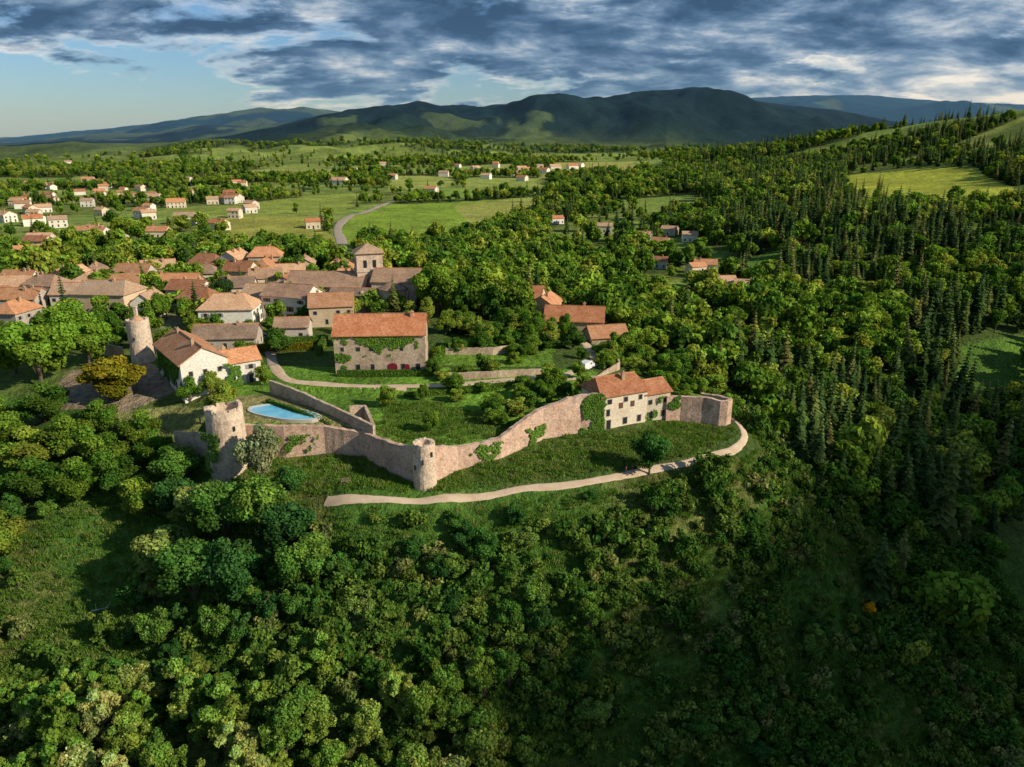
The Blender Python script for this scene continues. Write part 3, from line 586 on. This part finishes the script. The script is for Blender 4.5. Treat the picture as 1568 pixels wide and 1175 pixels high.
def scatter(name,P,cl,nk,smin,smax,zs=(.85,1.2),sink=.3):
    P=np.array(P); k=len(P); z=gz(P[:,0],P[:,1])-sink
    me=bpy.data.meshes.new(name); me.vertices.add(k); me.vertices.foreach_set("co",np.c_[P[:,0],P[:,1],z].ravel())
    sc=rng.uniform(smin,smax,k)*(P[:,2] if P.shape[1]>2 else 1); s3=np.stack([sc,sc,sc*rng.uniform(zs[0],zs[1],k)],-1)
    a=me.attributes.new("scl",'FLOAT_VECTOR','POINT'); a.data.foreach_set("vector",s3.ravel())
    a=me.attributes.new("rot",'FLOAT_VECTOR','POINT'); a.data.foreach_set("vector",np.stack([rng.normal(0,.05,k),rng.normal(0,.05,k),rng.uniform(0,6.28,k)],-1).ravel())
    a=me.attributes.new("kind",'INT','POINT'); a.data.foreach_set("value",rng.integers(0,nk,k).astype(np.int32))
    o=obj(name,me); ng=bpy.data.node_groups.new(name+"_scatter",'GeometryNodeTree')
    ng.interface.new_socket("Geometry",in_out='INPUT',socket_type='NodeSocketGeometry'); ng.interface.new_socket("Geometry",in_out='OUTPUT',socket_type='NodeSocketGeometry')
    gi=ng.nodes.new("NodeGroupInput");go=ng.nodes.new("NodeGroupOutput"); ci=ng.nodes.new("GeometryNodeCollectionInfo"); ci.inputs[0].default_value=cl; ci.inputs["Separate Children"].default_value=True; ci.inputs["Reset Children"].default_value=True
    ip=ng.nodes.new("GeometryNodeInstanceOnPoints"); ip.inputs["Pick Instance"].default_value=True
    def na_(nm,t):
        q_=ng.nodes.new("GeometryNodeInputNamedAttribute"); q_.data_type=t; q_.inputs[0].default_value=nm
        return [s_ for s_ in q_.outputs if s_.enabled and s_.name=="Attribute"][0]
    L=ng.links.new; L(gi.outputs[0],ip.inputs["Points"]); L(ci.outputs[0],ip.inputs["Instance"]); L(na_("kind",'INT'),ip.inputs["Instance Index"]); L(na_("rot",'FLOAT_VECTOR'),ip.inputs["Rotation"]); L(na_("scl",'FLOAT_VECTOR'),ip.inputs["Scale"]); L(ip.outputs[0],go.inputs[0])
    md=o.modifiers.new("scatter",'NODES'); md.node_group=ng; print(name,k); return o
def clearh(x,y,ex=1.5):
    ok=np.ones(len(x),bool)
    for fx,fy,fr in FOOT: ok&=np.hypot(x-fx,y-fy)>fr+ex
    return ok
def grid(x0,x1,y0,y1,s):
    gx,gy=np.meshgrid(np.arange(x0,x1,s),np.arange(y0,y1,s)); gx=gx.ravel()+rng.uniform(-.5,.5,gx.size)*s; gy=gy.ravel()+rng.uniform(-.5,.5,gy.size)*s
    return gx,gy
bl=[];cn=[]
BR=[(85,240),(150,262),(175,330),(120,340),(75,330),(55,270)]
for y0,y1,s,sc in((120,600,6.2,1.),(600,1300,9.,1.15),(1300,2700,15.,1.35)):
    gx,gy=grid(-y1*.8,y1*.85,y0,y1,s); r=np.hypot(gx,gy)
    k=(np.abs(gx/gy)<.80)&(r>=y0)&(r<y1)&~plateau_zone(gx,gy)&~((gy<175)&(gx<62))&~((gx<0)&(gy<207))
    gx,gy=gx[k],gy[k]; fo=forest(gx,gy); tn=inpoly(gx,gy,TOWN)
    k=(rng.random(len(gx))<fo)&np.where(tn,clearh(gx,gy,-.6),clearh(gx,gy,1.5 if y0<600 else 4))&(dline(gx,gy,path)>8)
    k&=~((gy<215)&(gx>-60)&(gx<40))&~((gy<150)&(gx>62)&(gx<112)&(rng.random(len(gx))<.75)); gx,gy=gx[k],gy[k]; tx=gx/gy
    pc=np.where(tx>.3,.78,np.where(tx>.05,.5,.4)); pc=np.where((gy<480)&(tx<.3),.12,pc); pc=np.where(inpoly(gx,gy,BR),0,pc); pc=np.where((fbm(gx,gy,70,3)>.52)&(pc>.3),pc*.25,pc)
    pc=np.where((gx>95)&(gy<235),.6,pc); pc=np.where(inpoly(gx,gy,TOWN),.1,pc)
    c_=rng.random(len(gx))<pc; sz=sc*(.75+.5*rng.random(len(gx))); sz=np.where(inpoly(gx,gy,TOWN),sz*.72,sz); sz=np.where((tx<.05)&(gy>350)&(gy<1300),sz*.85,sz)
    bl+=list(zip(gx[~c_],gy[~c_],sz[~c_])); cn+=list(zip(gx[c_],gy[c_],sz[c_]*np.where(tx[c_]<.2,.7,.84)))
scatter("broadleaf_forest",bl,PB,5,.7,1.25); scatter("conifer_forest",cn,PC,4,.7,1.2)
gx,gy=grid(-100,190,62,240,1.9); ang=(~inpoly(gx,gy,PLAT))
k=ang&(((gy<112+.0*gx)&(gx<20))|((gx>=10)&(gy<110+.58*(gx-10))&(gx<60))|((gx>=49)&(gy<235)))&(dline(gx,gy,path)>3.2)&(gx<118+0*gy)
nz=fbm(gx,gy,9,3); k&=rng.random(len(gx))<np.clip((nz-.32)*6,.16,.97)
for P in CLEAR: k&=~(inpoly(gx,gy,P)&(rng.random(len(gx))<.88))
gx,gy,nz=gx[k],gy[k],nz[k]; scatter("hillside_shrubs",np.c_[gx,gy,.45+1.15*nz],PS,4,.5,1.35,(.7,1.25),.25)
gx,gy=grid(-100,120,88,152,1.15); ip_=inpoly(gx,gy,PLAT); k=(dline(gx,gy,path)>1.9)&(dline(gx,gy,PLAT,True)>1.6)&(~ip_|((gx>-27)&(gx<12)&(gy<150)))&clearh(gx,gy,0)&(gy<112+.75*np.abs(gx)+25*(gx>-55)*(gx<48))&(rng.random(len(gx))<.8)
k&=~((gy>137)&(gx<-55)); scatter("meadow_grass",np.c_[gx[k],gy[k]],PG,3,.7,1.2,(.6,1.4),.05)
gx,gy=grid(-100,130,62,130,4.6); rn=rng.random(len(gx))
k=(rn<np.where(gx<-2,.0,.3))&(gy<93)&(gy>64)
k|=(gx>50)&(gy<118)&(rn<.2)&(gy>64); k|=(gx>-68)&(gx<-28)&(gy>92)&(gy<114)&(rn<.85); k|=(gx>-30)&(gx<14)&(gy>92)&(gy<105)&(rn<.5)
k|=(gx>-95)&(gx<-84)&(gy>100)&(gy<125)&(rn<.5)
k&=~inpoly(gx,gy,CLEAR[0])&~inpoly(gx,gy,CLEAR[1]); sz=np.where(gy[k]<93,.9,.85); scatter("hillside_woodland",np.c_[gx[k],gy[k],sz],PF,4,.6,1.0,(.8,1.15),.6)
k=(rn<.94)&(gx<0)&(gy>64)&(gy<91)&~inpoly(gx,gy,CLEAR[0]); scatter("foreground_woodland",np.c_[gx[k],gy[k],np.ones(k.sum())],PP,3,.7,1.1,(.8,1.2),.6)
TM={}
def tree(kind,x,y,H,R,leaf=L_fore,name="broadleaf_tree",seed=0,base=.22,n=6500,blos=0,zoff=0):
    if kind not in TM: TM[kind]=(broad(kind,200+len(TM),10,4.2,28,n,.22,leaf,base,blos,(.18,.35)))
    o=obj(name,TM[kind],loc=(x,y,g1(x,y)-.3+zoff)); o.scale=(R/4.2,R/4.2*random.uniform(.9,1.1),H/10); o.rotation_euler=(0,0,random.uniform(0,6.28)); return o
tree("golden",-87.8,152.5,10.5,6.4,L_yel,"golden_yew_tree",base=.06,n=14000)
tree("freshA",-110,162,17,8.5,L_bri,"linden_tree",base=.15,n=13000); tree("freshA",-121,170,14,7,name="linden_tree"); tree("freshA",-104,172,13,6,name="linden_tree"); tree("freshA",-118,190,13,7,name="linden_tree")
tree("freshB",-23.2,224,18.5,7.6,L_bri,"lime_tree",base=.12,n=12000); tree("freshC",-9,236,14,5.5,L_broad,name="lime_tree"); tree("freshC",-1,246,11,5,name="lime_tree")
tree("darkA",-95.6,238,10.5,4.2,L_con,"dark_yew_tree",base=.05)
tree("woodA",25.8,124.6,9.4,3.6,L_fore,"broadleaf_tree",base=.2)
tree("catkin",-46.6,123,11.8,4.2,L_blos,"flowering_tree",base=.2,n=8500)
for x,y,H,R in((-65.5,128.6,9,4.8),(-56,118,10,5.2),(-50,113,12,5.6),(-43,112,12,5.2),(-60,111,11,5.6),(-38,109,11,4.8),(-53,105,12,5.8),(-46,103,12,5.4),(-34,104,10,4.6),(-62,122,9,4.8),(-40,118.5,6,3)): tree("woodB",x,y,H,R,L_fore,base=.08,n=10000)
for x,y,H,R in((-80,132,9,5),(-88,136,9.5,5.2),(-96,133,9,5),(-104,138,10,5.5),(-100,146,9,5),(-112,145,10,5.5),(-92,126,9,5),(-101,124,9,5.5),(-77,139,8,4),(-85,142,8,4),(-72,134,7,3.6),(-109,130,10,5.5),(-118,140,10,6),(-93,117,9,5),(-84,126,9,5),(-76,128,8,4.4),(-70,124,8,4.2)): tree("woodC",x,y,H,R,L_broad,base=.06,n=10000)
for x,y,H,R in((0.7,112.4,4.6,2.2),(-4.8,107,6.5,3.2),(-10,111,4,2),(14,117.5,3,1.5),(-16,106,5,2.6),(30,121,3,1.6),(-8,109,5,2.6),(2,109,4.5,2.6)): tree("woodD",x,y,H,R,L_fore,"hawthorn_tree",base=.05)
for x,y,H,R in((-27,147,5.2,2.6),(-56,157,5.5,2.2),(31,190,9,4),(57,203,11,5),(38,172,8,3.8),(44,180,9,4),(36,198,9,4.5),(48,192,9,4.5),(34,160,6,3),(44,163,6,3),(52,175,8,4),(51,160,6,3),(8,141,3.5,1.8),(13,143,4,1.8),(-3,137,4.5,2.4),(1,141,5,2.6),(-5,143,4,2.2),(4,146,4.5,2.4),(-12,150,3.5,2)): tree("orchA",x,y,H,R,L_broad,"orchard_tree",base=.15)
cnt=0
for i in range(1400):
    x,y=random.uniform(-20,46),random.uniform(132,214)
    xa,ya=np.array([x]),np.array([y])
    if dline(xa,ya,lane)[0]<2.8 or not clearh(xa,ya,1.)[0] or dline(xa,ya,PLAT,True)[0]<1.8: continue
    if y<158 and not inpoly(xa,ya,PLAT)[0]: continue
    if -24<x<-5 and 133<y<150: continue
    if -18<x<0 and 173<y<180: continue
    if fbm(xa,ya,12,2)[0]<.40: continue
    if y>185: tree("orchC",x,y,random.uniform(4.,7.5),random.uniform(2.2,3.6),L_broad,"garden_tree",base=.1)
    else: tree("orchB",x,y,random.uniform(1.8,5.5),random.uniform(1.2,2.6),L_broad,"garden_tree",base=.12)
    cnt+=1
    if cnt>160: break
for x,y in((-106,215),(-96,210),(-100,196),(-112,200),(-128,205),(-140,212),(-86,192),(-92,188),(-46,200),(-40,205),(-30,205),(-35,190),(-44,188),(-25,212),(-14,215),(-130,192),(-145,200),(-150,190),(-135,178),(-125,182),(-70,150),(-66,152),(-59,140),(-62,168),(-68,200),(-72,196),(-90,205),(-104,188),(-82,196),(-155,205),(-165,203),(-120,208),(-150,215),(-98,186),(-88,182),(-110,208),(-134,216),(-68,178),(-60,180),(-104,232),(-98,216)):
    if clearh(np.array([x]),np.array([y]),-1.5)[0]: tree("orchC",x,y,random.uniform(4,9),random.uniform(2.4,4.2),L_broad,"garden_tree",base=.12)
def leafbox(name,segs,h,w,leaf,z0=None,dens=30,ls=.16):
    r=rng; lv=[];lt=[]; mbx=MB()
    for (ax,ay),(bx,by) in segs:
        L=math.hypot(bx-ax,by-ay); k=int(L*(h*2+w)*dens/3); t=r.random(k); side=r.integers(0,3,k); nx,ny=-(by-ay)/L,(bx-ax)/L
        s=np.where(side==0,-1,np.where(side==1,1,r.uniform(-1,1,k))); zz=np.where(side==2,h,r.uniform(0,h,k)); zz=zz+r.normal(0,.06,k); s=s*w/2+r.normal(0,.06,k)
        px=ax+(bx-ax)*t+nx*s; py=ay+(by-ay)*t+ny*s; g=gz(px,py) if z0 is None else z0
        lv.append(np.stack([px,py,g+zz],-1)); lt.append(np.stack([nx*np.sign(s)*(side<2),ny*np.sign(s)*(side<2),(side==2)*1.+.2],-1))
        w2=w*.42; vs=[]
        for (cx,cy) in((ax,ay),(bx,by)):
            g=g1(cx,cy) if z0 is None else z0
            vs+=[(cx+nx*w2,cy+ny*w2,g-.5),(cx-nx*w2,cy-ny*w2,g-.5),(cx-nx*w2,cy-ny*w2,g+h*.93),(cx+nx*w2,cy+ny*w2,g+h*.93)]
        mbx.add(vs,[(0,1,2,3),(4,7,6,5),(0,4,5,1),(1,5,6,2),(2,6,7,3),(3,7,4,0)])
    c_=np.concatenate(lv); nn=np.concatenate(lt)+r.normal(0,.35,c_.shape); nn/=np.linalg.norm(nn,axis=1)[:,None]
    t=(.6+.8*r.random((len(c_),1)))*np.ones((1,3)); me=build(name,leafquads(c_,nn,ls,r),t,MB(),[(np.array(mbx.v),mbx.f,.5)],leaf); return obj(name,me)
leafbox("clipped_hedge",[((-41,163.6),(-17,164.2))],1.5,1.2,L_hedge)
leafbox("clipped_hedge",[((-66,183),(-52,184))],2.,1.5,L_yel); leafbox("clipped_hedge",[((-64,188),(-50,190)),((-50,190),(-49,178))],2.2,1.4,L_hedge)
leafbox("clipped_hedge",[((-19,168),(-17,190))],2.,1.6,L_hedge); leafbox("clipped_hedge",[((22,172),(27,190))],1.8,1.5,L_hedge)
leafbox("clipped_hedge",[((-52,146),(-44,140)),((-44,140),(-36,134.9))],.9,.8,L_hedge)
leafbox("clipped_hedge",[((-83,140.5),(-70,139))],1.2,1.2,L_hedge)
leafbox("clipped_hedge",[((-24,153),(8,158.5))],1.1,1.1,L_hedge)
def ivy(ax,ay,bx,by,z0,z1,off=.1,n_=900,drop=.5):
    r=rng; L=math.hypot(bx-ax,by-ay); nx,ny=(by-ay)/L,-(bx-ax)/L; t=r.random(n_); z=z0+(z1-z0)*r.random(n_)
    ed=np.minimum(t,1-t)*4; k=fbm(t*L+ax,z+ay,2.2,3)-.25*np.clip(1-ed,0,1)>(.38+drop*.35*(1-(z-z0)/(z1-z0))); t,z=t[k],z[k]; k=len(t)
    c_=np.stack([ax+(bx-ax)*t+nx*(off+.12*r.random(k)),ay+(by-ay)*t+ny*(off+.12*r.random(k)),z],-1)
    nn=np.array([nx,ny,.3])+r.normal(0,.35,(k,3)); nn/=np.linalg.norm(nn,axis=1)[:,None]
    obj("climbing_ivy",build("ivy",leafquads(c_,nn,.24,r),(.6+.8*r.random((k,1)))*np.ones((1,3)),MB(),[],L_ivy))
ivy(13.4,137.9,18.9,139.0,2.6,11.4,.6,2200,.2); ivy(27.4,142.9,32,145,3,8.5,.12,900); ivy(-42,165.2,-21,166.3,11,16.2,.15,4500,.7); ivy(-42,165.2,-36,165.5,7,13,.15,1100,.4)
ivy(-84.9,167.2,-71.2,149.8,7,13.6,.2,4500,.2); ivy(-64,154.6,-60.5,157,7,12.5,.3,900,.2); ivy(-8,126,-1.4,128.4,2,5.5,.6,800); ivy(2,131.4,7,135.1,3,6.5,.6,800); ivy(33,145.4,36,146,4,8.5,.55,600)
ivy(-58,126.6,-54,125.2,0,8,.5,900,.6); ivy(-46,132.2,-38,133,1,5,.65,700,.7)
for i,(x,y) in enumerate(((70.6,123.2),(80.3,132.2),(72.6,121.5))):
    if i==0: gm=broad("gorse",400,2.2,1.5,7,700,.2,L_gorse,.02)
    o=obj("gorse_bush",gm,loc=(x,y,g1(x,y)+1.3)); o.scale=(1,1,1) if i==0 else (.6,.6,.7)
# ---------------------------------------------------------------- pool
pl=resample([(-53.9,142.8),(-50,144.3),(-45,142),(-39.9,138.8),(-39.2,137),(-40.5,135.9),(-45.4,136.2),(-50.7,138.4),(-53.6,140.6),(-53.9,142.8)],.7)[:-1]
cx,cy=pl.mean(0); zP=max(g1(a,b_) for a,b_ in pl)+.12; pe=empty("swimming_pool",(cx,cy,zP)); k=len(pl)
rel=pl-[cx,cy]; out=rel*1.11
v=[(a,b_,.12) for a,b_ in out]+[(a,b_,.12) for a,b_ in rel]+[(a,b_,-.5) for a,b_ in rel]+[(a,b_,-.6) for a,b_ in out]
f=[(i,(i+1)%k,k+(i+1)%k,k+i) for i in range(k)]+[(k+i,k+(i+1)%k,2*k+(i+1)%k,2*k+i) for i in range(k)]+[(3*k+i,3*k+(i+1)%k,(i+1)%k,i) for i in range(k)]
obj("coping",mesh("coping",v,f,[M_rim]),pe)
mw,nt,b=mat("pool_water",.08,.5); bump(nt,b,noise(nt,wpos(nt),3,3),.15,.05)
nt.links.new(ramp(nt,noise(nt,wpos(nt),.5,2),[(.3,(.14,.50,.72)),(.7,(.28,.66,.84))]),b.inputs["Base Color"])
obj("water",mesh("water",[(a,b_,.02) for a,b_ in rel],[tuple(range(k))],[mw]),pe)
# ---------------------------------------------------------------- van, bench, log
def van(x,y,rot,name="parked_van",paint=M_white,s=1.):
    ve=empty(name,(x,y,g1(x,y)+.15),math.radians(rot)); ve.scale=(s,s,s if s==1 else s*.8)
    pr=[(-2.4,.35),(2.35,.35),(2.45,.8),(2.3,1.15),(1.6,1.3),(.95,2.05),(.7,2.15),(-2.3,2.15),(-2.45,1.9)] if s==1 else [(-2.4,.35),(2.35,.35),(2.45,.8),(2.3,1.1),(1.2,1.25),(.5,1.85),(-1.4,1.9),(-2.2,1.35),(-2.45,1.2)]; k=len(pr)
    obj("body",mesh("vb",[(a,-.95,c_) for a,c_ in pr]+[(a,.95,c_) for a,c_ in pr],[tuple(range(k))[::-1],tuple(range(k,2*k))]+[(i,(i+1)%k,k+(i+1)%k,k+i) for i in range(k)],[paint]),ve)
    mb=MB()
    if s==1: mb.add([(1.60,-.82,1.39),(1.60,.82,1.39),(1.06,.78,2.03),(1.06,-.78,2.03)],[(0,1,2,3)])
    else: mb.add([(1.17,-.82,1.33),(1.17,.82,1.33),(.55,.78,1.85),(.55,-.78,1.85)],[(0,1,2,3)])
    for sg in(-1,1): mb.add([((1.35 if s==1 else .95),sg*.97,1.3),(-1.2 if s!=1 else .3,sg*.97,1.3),(-1.0 if s!=1 else .3,sg*.97,1.78),(.5,sg*.97,1.78)],[(0,1,2,3)])
    obj("windows",mesh("vw",mb.v,mb.f,[M_glass]),ve); mb=MB()
    for a in(-1.5,1.5):
        for sg in(-1,1): cyl(mb,(a,sg*.75,.34),(a,sg*.99,.34),.34,.34,14); n0=len(mb.v); mb.f.append(tuple(range(n0-14,n0)))
    obj("wheels",mesh("vwh",mb.v,mb.f,[M_rub]),ve)
van(18.2,170.5,55)
van(-94,160,20,"parked_car",plain("silver_paint",(.4,.41,.43),.3,.5),.85); van(-98,164,15,"parked_car",plain("dark_paint",(.04,.05,.07),.3,.5),.85); van(-70,196,60,"parked_car",plain("white_car_paint",(.7,.7,.7),.3,.5),.85)
be=empty("park_bench",(-30,119.5,g1(-30,119.5)),.1); mb=MB()
for i in range(3): mb.box(-.9,.9,-.2+i*.16,-.07+i*.16,.42,.47)
obj("seat",mesh("s",mb.v,mb.f,[M_wood]),be); mb=MB(); mb.box(-.9,.9,.3,.34,.6,.72); mb.box(-.9,.9,.32,.36,.78,.9); obj("backrest",mesh("s",mb.v,mb.f,[M_wood]),be)
mb=MB(); 
for a in(-.8,.7): mb.box(a,a+.08,-.2,-.12,-.2,.42); mb.box(a,a+.08,.26,.32,-.2,.9)
obj("legs",mesh("s",mb.v,mb.f,[M_wood]),be)
mb=MB(); lx,ly=-71,107; lz=g1(lx,ly)+.4
for a,b_,r in(((-1.5,0,0),(1.5,.4,.5),.16),((0,.2,.2),(.6,-.8,1.2),.08),((-.6,0,.1),(-1.2,.9,.9),.07),((.8,.3,.3),(1.6,1,1.2),.06)): cyl(mb,a,b_,r,r*.4)
obj("fallen_log",mesh("log",mb.v,mb.f,[plain("bleached_wood",(.5,.47,.42))]),loc=(lx,ly,lz))
# ---------------------------------------------------------------- people
M_skin=plain("skin",(.5,.32,.24)); M_hair=plain("hair",(.06,.04,.03))
def person(x,y,face,top,leg,ph):
    J=dict(pel=(0,0,.95),ch=(0,0,1.2),nk=(0,0,1.45),hd=(0,.03,1.6),ht=(0,.03,1.74))
    for s,nm in((-1,'l'),(1,'r')):
        f_=s*ph; J.update({'hip'+nm:(s*.1,0,.9),'kn'+nm:(s*.11,.16*f_+.04,.5),'an'+nm:(s*.11,.28*f_-.04,.08),'to'+nm:(s*.12,.28*f_+.16,.04),'sh'+nm:(s*.19,0,1.41),'el'+nm:(s*.25,-.12*f_,1.13),'wr'+nm:(s*.25,-.2*f_+.08,.9),'ha'+nm:(s*.24,-.2*f_+.12,.8)})
    K_=list(J); E=[('pel','ch'),('ch','nk'),('nk','hd'),('hd','ht')]
    for nm in'lr': E+=[('pel','hip'+nm),('hip'+nm,'kn'+nm),('kn'+nm,'an'+nm),('an'+nm,'to'+nm),('nk','sh'+nm),('sh'+nm,'el'+nm),('el'+nm,'wr'+nm),('wr'+nm,'ha'+nm)]
    R={'pel':.14,'ch':.15,'nk':.07,'hd':.095,'ht':.08,'hip':.1,'kn':.065,'an':.045,'to':.04,'sh':.065,'el':.045,'wr':.03,'ha':.035}
    me=bpy.data.meshes.new("walker"); me.from_pydata([J[a] for a in K_],[(K_.index(a),K_.index(b_)) for a,b_ in E],[])
    o=obj("walking_person",me,loc=(x,y,g1(x,y)+.14)); o.rotation_euler=(0,0,face)
    o.modifiers.new("s",'SKIN'); 
    for i,a in enumerate(K_):
        r_=R.get(a,R.get(a[:-1],.05)); me.skin_vertices[0].data[i].radius=(r_,r_); me.skin_vertices[0].data[i].use_root=(a=='pel')
    su=o.modifiers.new("u",'SUBSURF'); su.levels=1; su.render_levels=1
    dg=bpy.context.evaluated_depsgraph_get(); m2=bpy.data.meshes.new_from_object(o.evaluated_get(dg)); o.modifiers.clear(); o.data=m2; m2.materials.clear()
    for q_ in(top,leg,M_skin,M_hair): m2.materials.append(q_)
    for p_ in m2.polygons:
        c_=p_.center; p_.use_smooth=True
        p_.material_index=3 if (c_.z>1.66 or (c_.z>1.55 and c_.y<.0)) else 2 if (c_.z>1.47 or (abs(c_.x)>.19 and c_.z<.88)) else 1 if c_.z<.93 else 0
person(21.2,123.8,-1.2,plain("red_jacket",(.35,.05,.05)),plain("denim",(.05,.08,.15)),1); person(22.4,124.2,-1.2,plain("dark_jacket",(.05,.05,.07)),plain("khaki",(.2,.17,.12)),-1)
# ---------------------------------------------------------------- light, unseen shade clouds, sky
el=math.radians(30); sd=np.array([.93,-.36]); sd/=np.linalg.norm(sd); sun=Vector((sd[0]*math.cos(el),sd[1]*math.cos(el),math.sin(el)))
ld=bpy.data.lights.new("sun",'SUN'); ld.energy=5; ld.angle=math.radians(.5); ld.color=(1,.89,.70); lo=lin(bpy.data.objects.new("sun",ld)); lo.rotation_euler=sun.to_track_quat('Z','Y').to_euler(); lo.location=(300,-200,300)
mc_=bpy.data.materials.new("shade_cloud_vapour"); mc_.use_nodes=True; nt=mc_.node_tree; nt.nodes.clear(); o_=N(nt,"ShaderNodeOutputMaterial"); d=N(nt,"ShaderNodeBsdfDiffuse"); d.inputs[0].default_value=(.85,.87,.9,1); t=N(nt,"ShaderNodeBsdfTransparent"); mx=N(nt,"ShaderNodeMixShader")
nf=noise(nt,wpos(nt),.03,4); nt.links.new(mth(nt,'MULTIPLY_ADD',nf,.8,.0,clamp=True),mx.inputs[0]); nt.links.new(t.outputs[0],mx.inputs[1]); nt.links.new(d.outputs[0],mx.inputs[2]); nt.links.new(mx.outputs[0],o_.inputs[0])
def shade_cloud(targets,alt=620):  # added out of view towards the sun, shaped to shade the listed ground spots
    off=sd*alt/math.tan(el); bm=bmesh.new()
    for x,y,r in targets:
        g=bmesh.ops.create_icosphere(bm,subdivisions=3,radius=1)
        for p_ in g['verts']:
            q_=p_.co; nz_=1+.22*float(vn(np.array([q_.x*2+x+5]),np.array([q_.y*2+q_.z*2+y]))[0]-.5)*2
            p_.co=Vector((x+off[0]+q_.x*r*nz_,y+off[1]+q_.y*r*nz_,alt+q_.z*r*.3*nz_))
    me=bpy.data.meshes.new("shade_cloud"); bm.to_mesh(me); bm.free(); me.materials.append(mc_); me.polygons.foreach_set("use_smooth",[True]*len(me.polygons)); obj("shade_cloud",me)
shade_cloud([(48,72,24),(75,88,26),(98,100,34),(122,122,40),(150,155,40),(175,190,40),(215,205,45),(230,150,70),(120,70,60),(85,62,45),(110,80,40),(140,110,45),(170,150,50),(180,110,60)])
shade_cloud([(330,420,60),(430,460,70),(560,620,80)],640); shade_cloud([(620,1000,110),(760,900,120),(700,1150,90)],700)
mh=bpy.data.materials.new("blue_haze"); mh.use_nodes=True; nt=mh.node_tree; nt.nodes.clear(); o_=N(nt,"ShaderNodeOutputMaterial"); vs=N(nt,"ShaderNodeVolumeScatter"); vs.inputs["Color"].default_value=(.25,.52,1,1); vs.inputs["Density"].default_value=.00006; vs.inputs["Anisotropy"].default_value=0
nt.links.new(vs.outputs[0],o_.inputs["Volume"]); mb=MB(); mb.box(-15000,15000,2200,17000,-200,560); obj("haze",mesh("haze",mb.v,mb.f,[mh]))
W=bpy.data.worlds.new("World"); S.world=W; W.use_nodes=True; nt=W.node_tree; nt.nodes.clear()
out=N(nt,"ShaderNodeOutputWorld"); sk=N(nt,"ShaderNodeTexSky",sky_type='NISHITA'); sk.sun_disc=False; sk.sun_elevation=el; sk.sun_rotation=math.atan2(sd[0],sd[1]); sk.air_density=1.2; sk.dust_density=.3; sk.ozone_density=3
b1=N(nt,"ShaderNodeBackground"); nt.links.new(mixc(nt,1.,sk.outputs[0],(.55,.76,1.08),'MULTIPLY'),b1.inputs[0]); b1.inputs[1].default_value=.10
tc=N(nt,"ShaderNodeTexCoord").outputs["Generated"]; sp=N(nt,"ShaderNodeSeparateXYZ"); nt.links.new(tc,sp.inputs[0]); x_,y_,z_=sp.outputs
zz=mth(nt,'ADD',mth(nt,'MAXIMUM',z_,0.),.24)
cb=N(nt,"ShaderNodeCombineXYZ"); nt.links.new(mth(nt,'DIVIDE',x_,zz),cb.inputs[0]); nt.links.new(mth(nt,'MULTIPLY',mth(nt,'DIVIDE',y_,zz),1.25),cb.inputs[1]); pv=cb.outputs[0]
cov=noise(nt,pv,1.35,12,.60,.15); det=noise(nt,pv,2.6,12,.62,.2)
left=mth(nt,'MULTIPLY',mth(nt,'MULTIPLY',mth(nt,'SUBTRACT',mth(nt,'MULTIPLY',x_,-1.),.12,clamp=True),mth(nt,'SUBTRACT',.19,z_,clamp=True)),3.6)
low=mth(nt,'MULTIPLY',mth(nt,'SUBTRACT',.09,z_,clamp=True),1.6)
thr=mth(nt,'ADD',mth(nt,'ADD',.33,left),low)
cf=mth(nt,'MULTIPLY',mth(nt,'SUBTRACT',cov,thr),13.,clamp=True)
edge=mth(nt,'MULTIPLY',mth(nt,'SUBTRACT',.09,mth(nt,'SUBTRACT',cov,thr),clamp=True),2.6)
rt=mth(nt,'MULTIPLY',mth(nt,'MAXIMUM',x_,0.),mth(nt,'SUBTRACT',.14,z_,clamp=True))
lw=mth(nt,'MULTIPLY',mth(nt,'SUBTRACT',.10,z_,clamp=True),.5)
cr=ramp(nt,mth(nt,'ADD',mth(nt,'ADD',mth(nt,'ADD',det,edge),lw),mth(nt,'MULTIPLY',rt,3.2)),[(.41,(.045,.10,.19)),(.49,(.085,.165,.29)),(.57,(.20,.31,.46)),(.65,(.50,.58,.68)),(.74,(.98,.95,.90))])
b2=N(nt,"ShaderNodeBackground"); nt.links.new(cr,b2.inputs[0]); b2.inputs[1].default_value=.95
mx=N(nt,"ShaderNodeMixShader"); nt.links.new(cf,mx.inputs[0]); nt.links.new(b1.outputs[0],mx.inputs[1]); nt.links.new(b2.outputs[0],mx.inputs[2]); nt.links.new(mx.outputs[0],out.inputs[0])
# ---------------------------------------------------------------- camera
cd=bpy.data.cameras.new("camera"); cd.sensor_width=36; cd.lens=36*1120/1568; cd.clip_start=1; cd.clip_end=40000
co=lin(bpy.data.objects.new("camera",cd)); co.location=(0,0,60); co.rotation_euler=(math.radians(90-18.6),0,0); S.camera=co
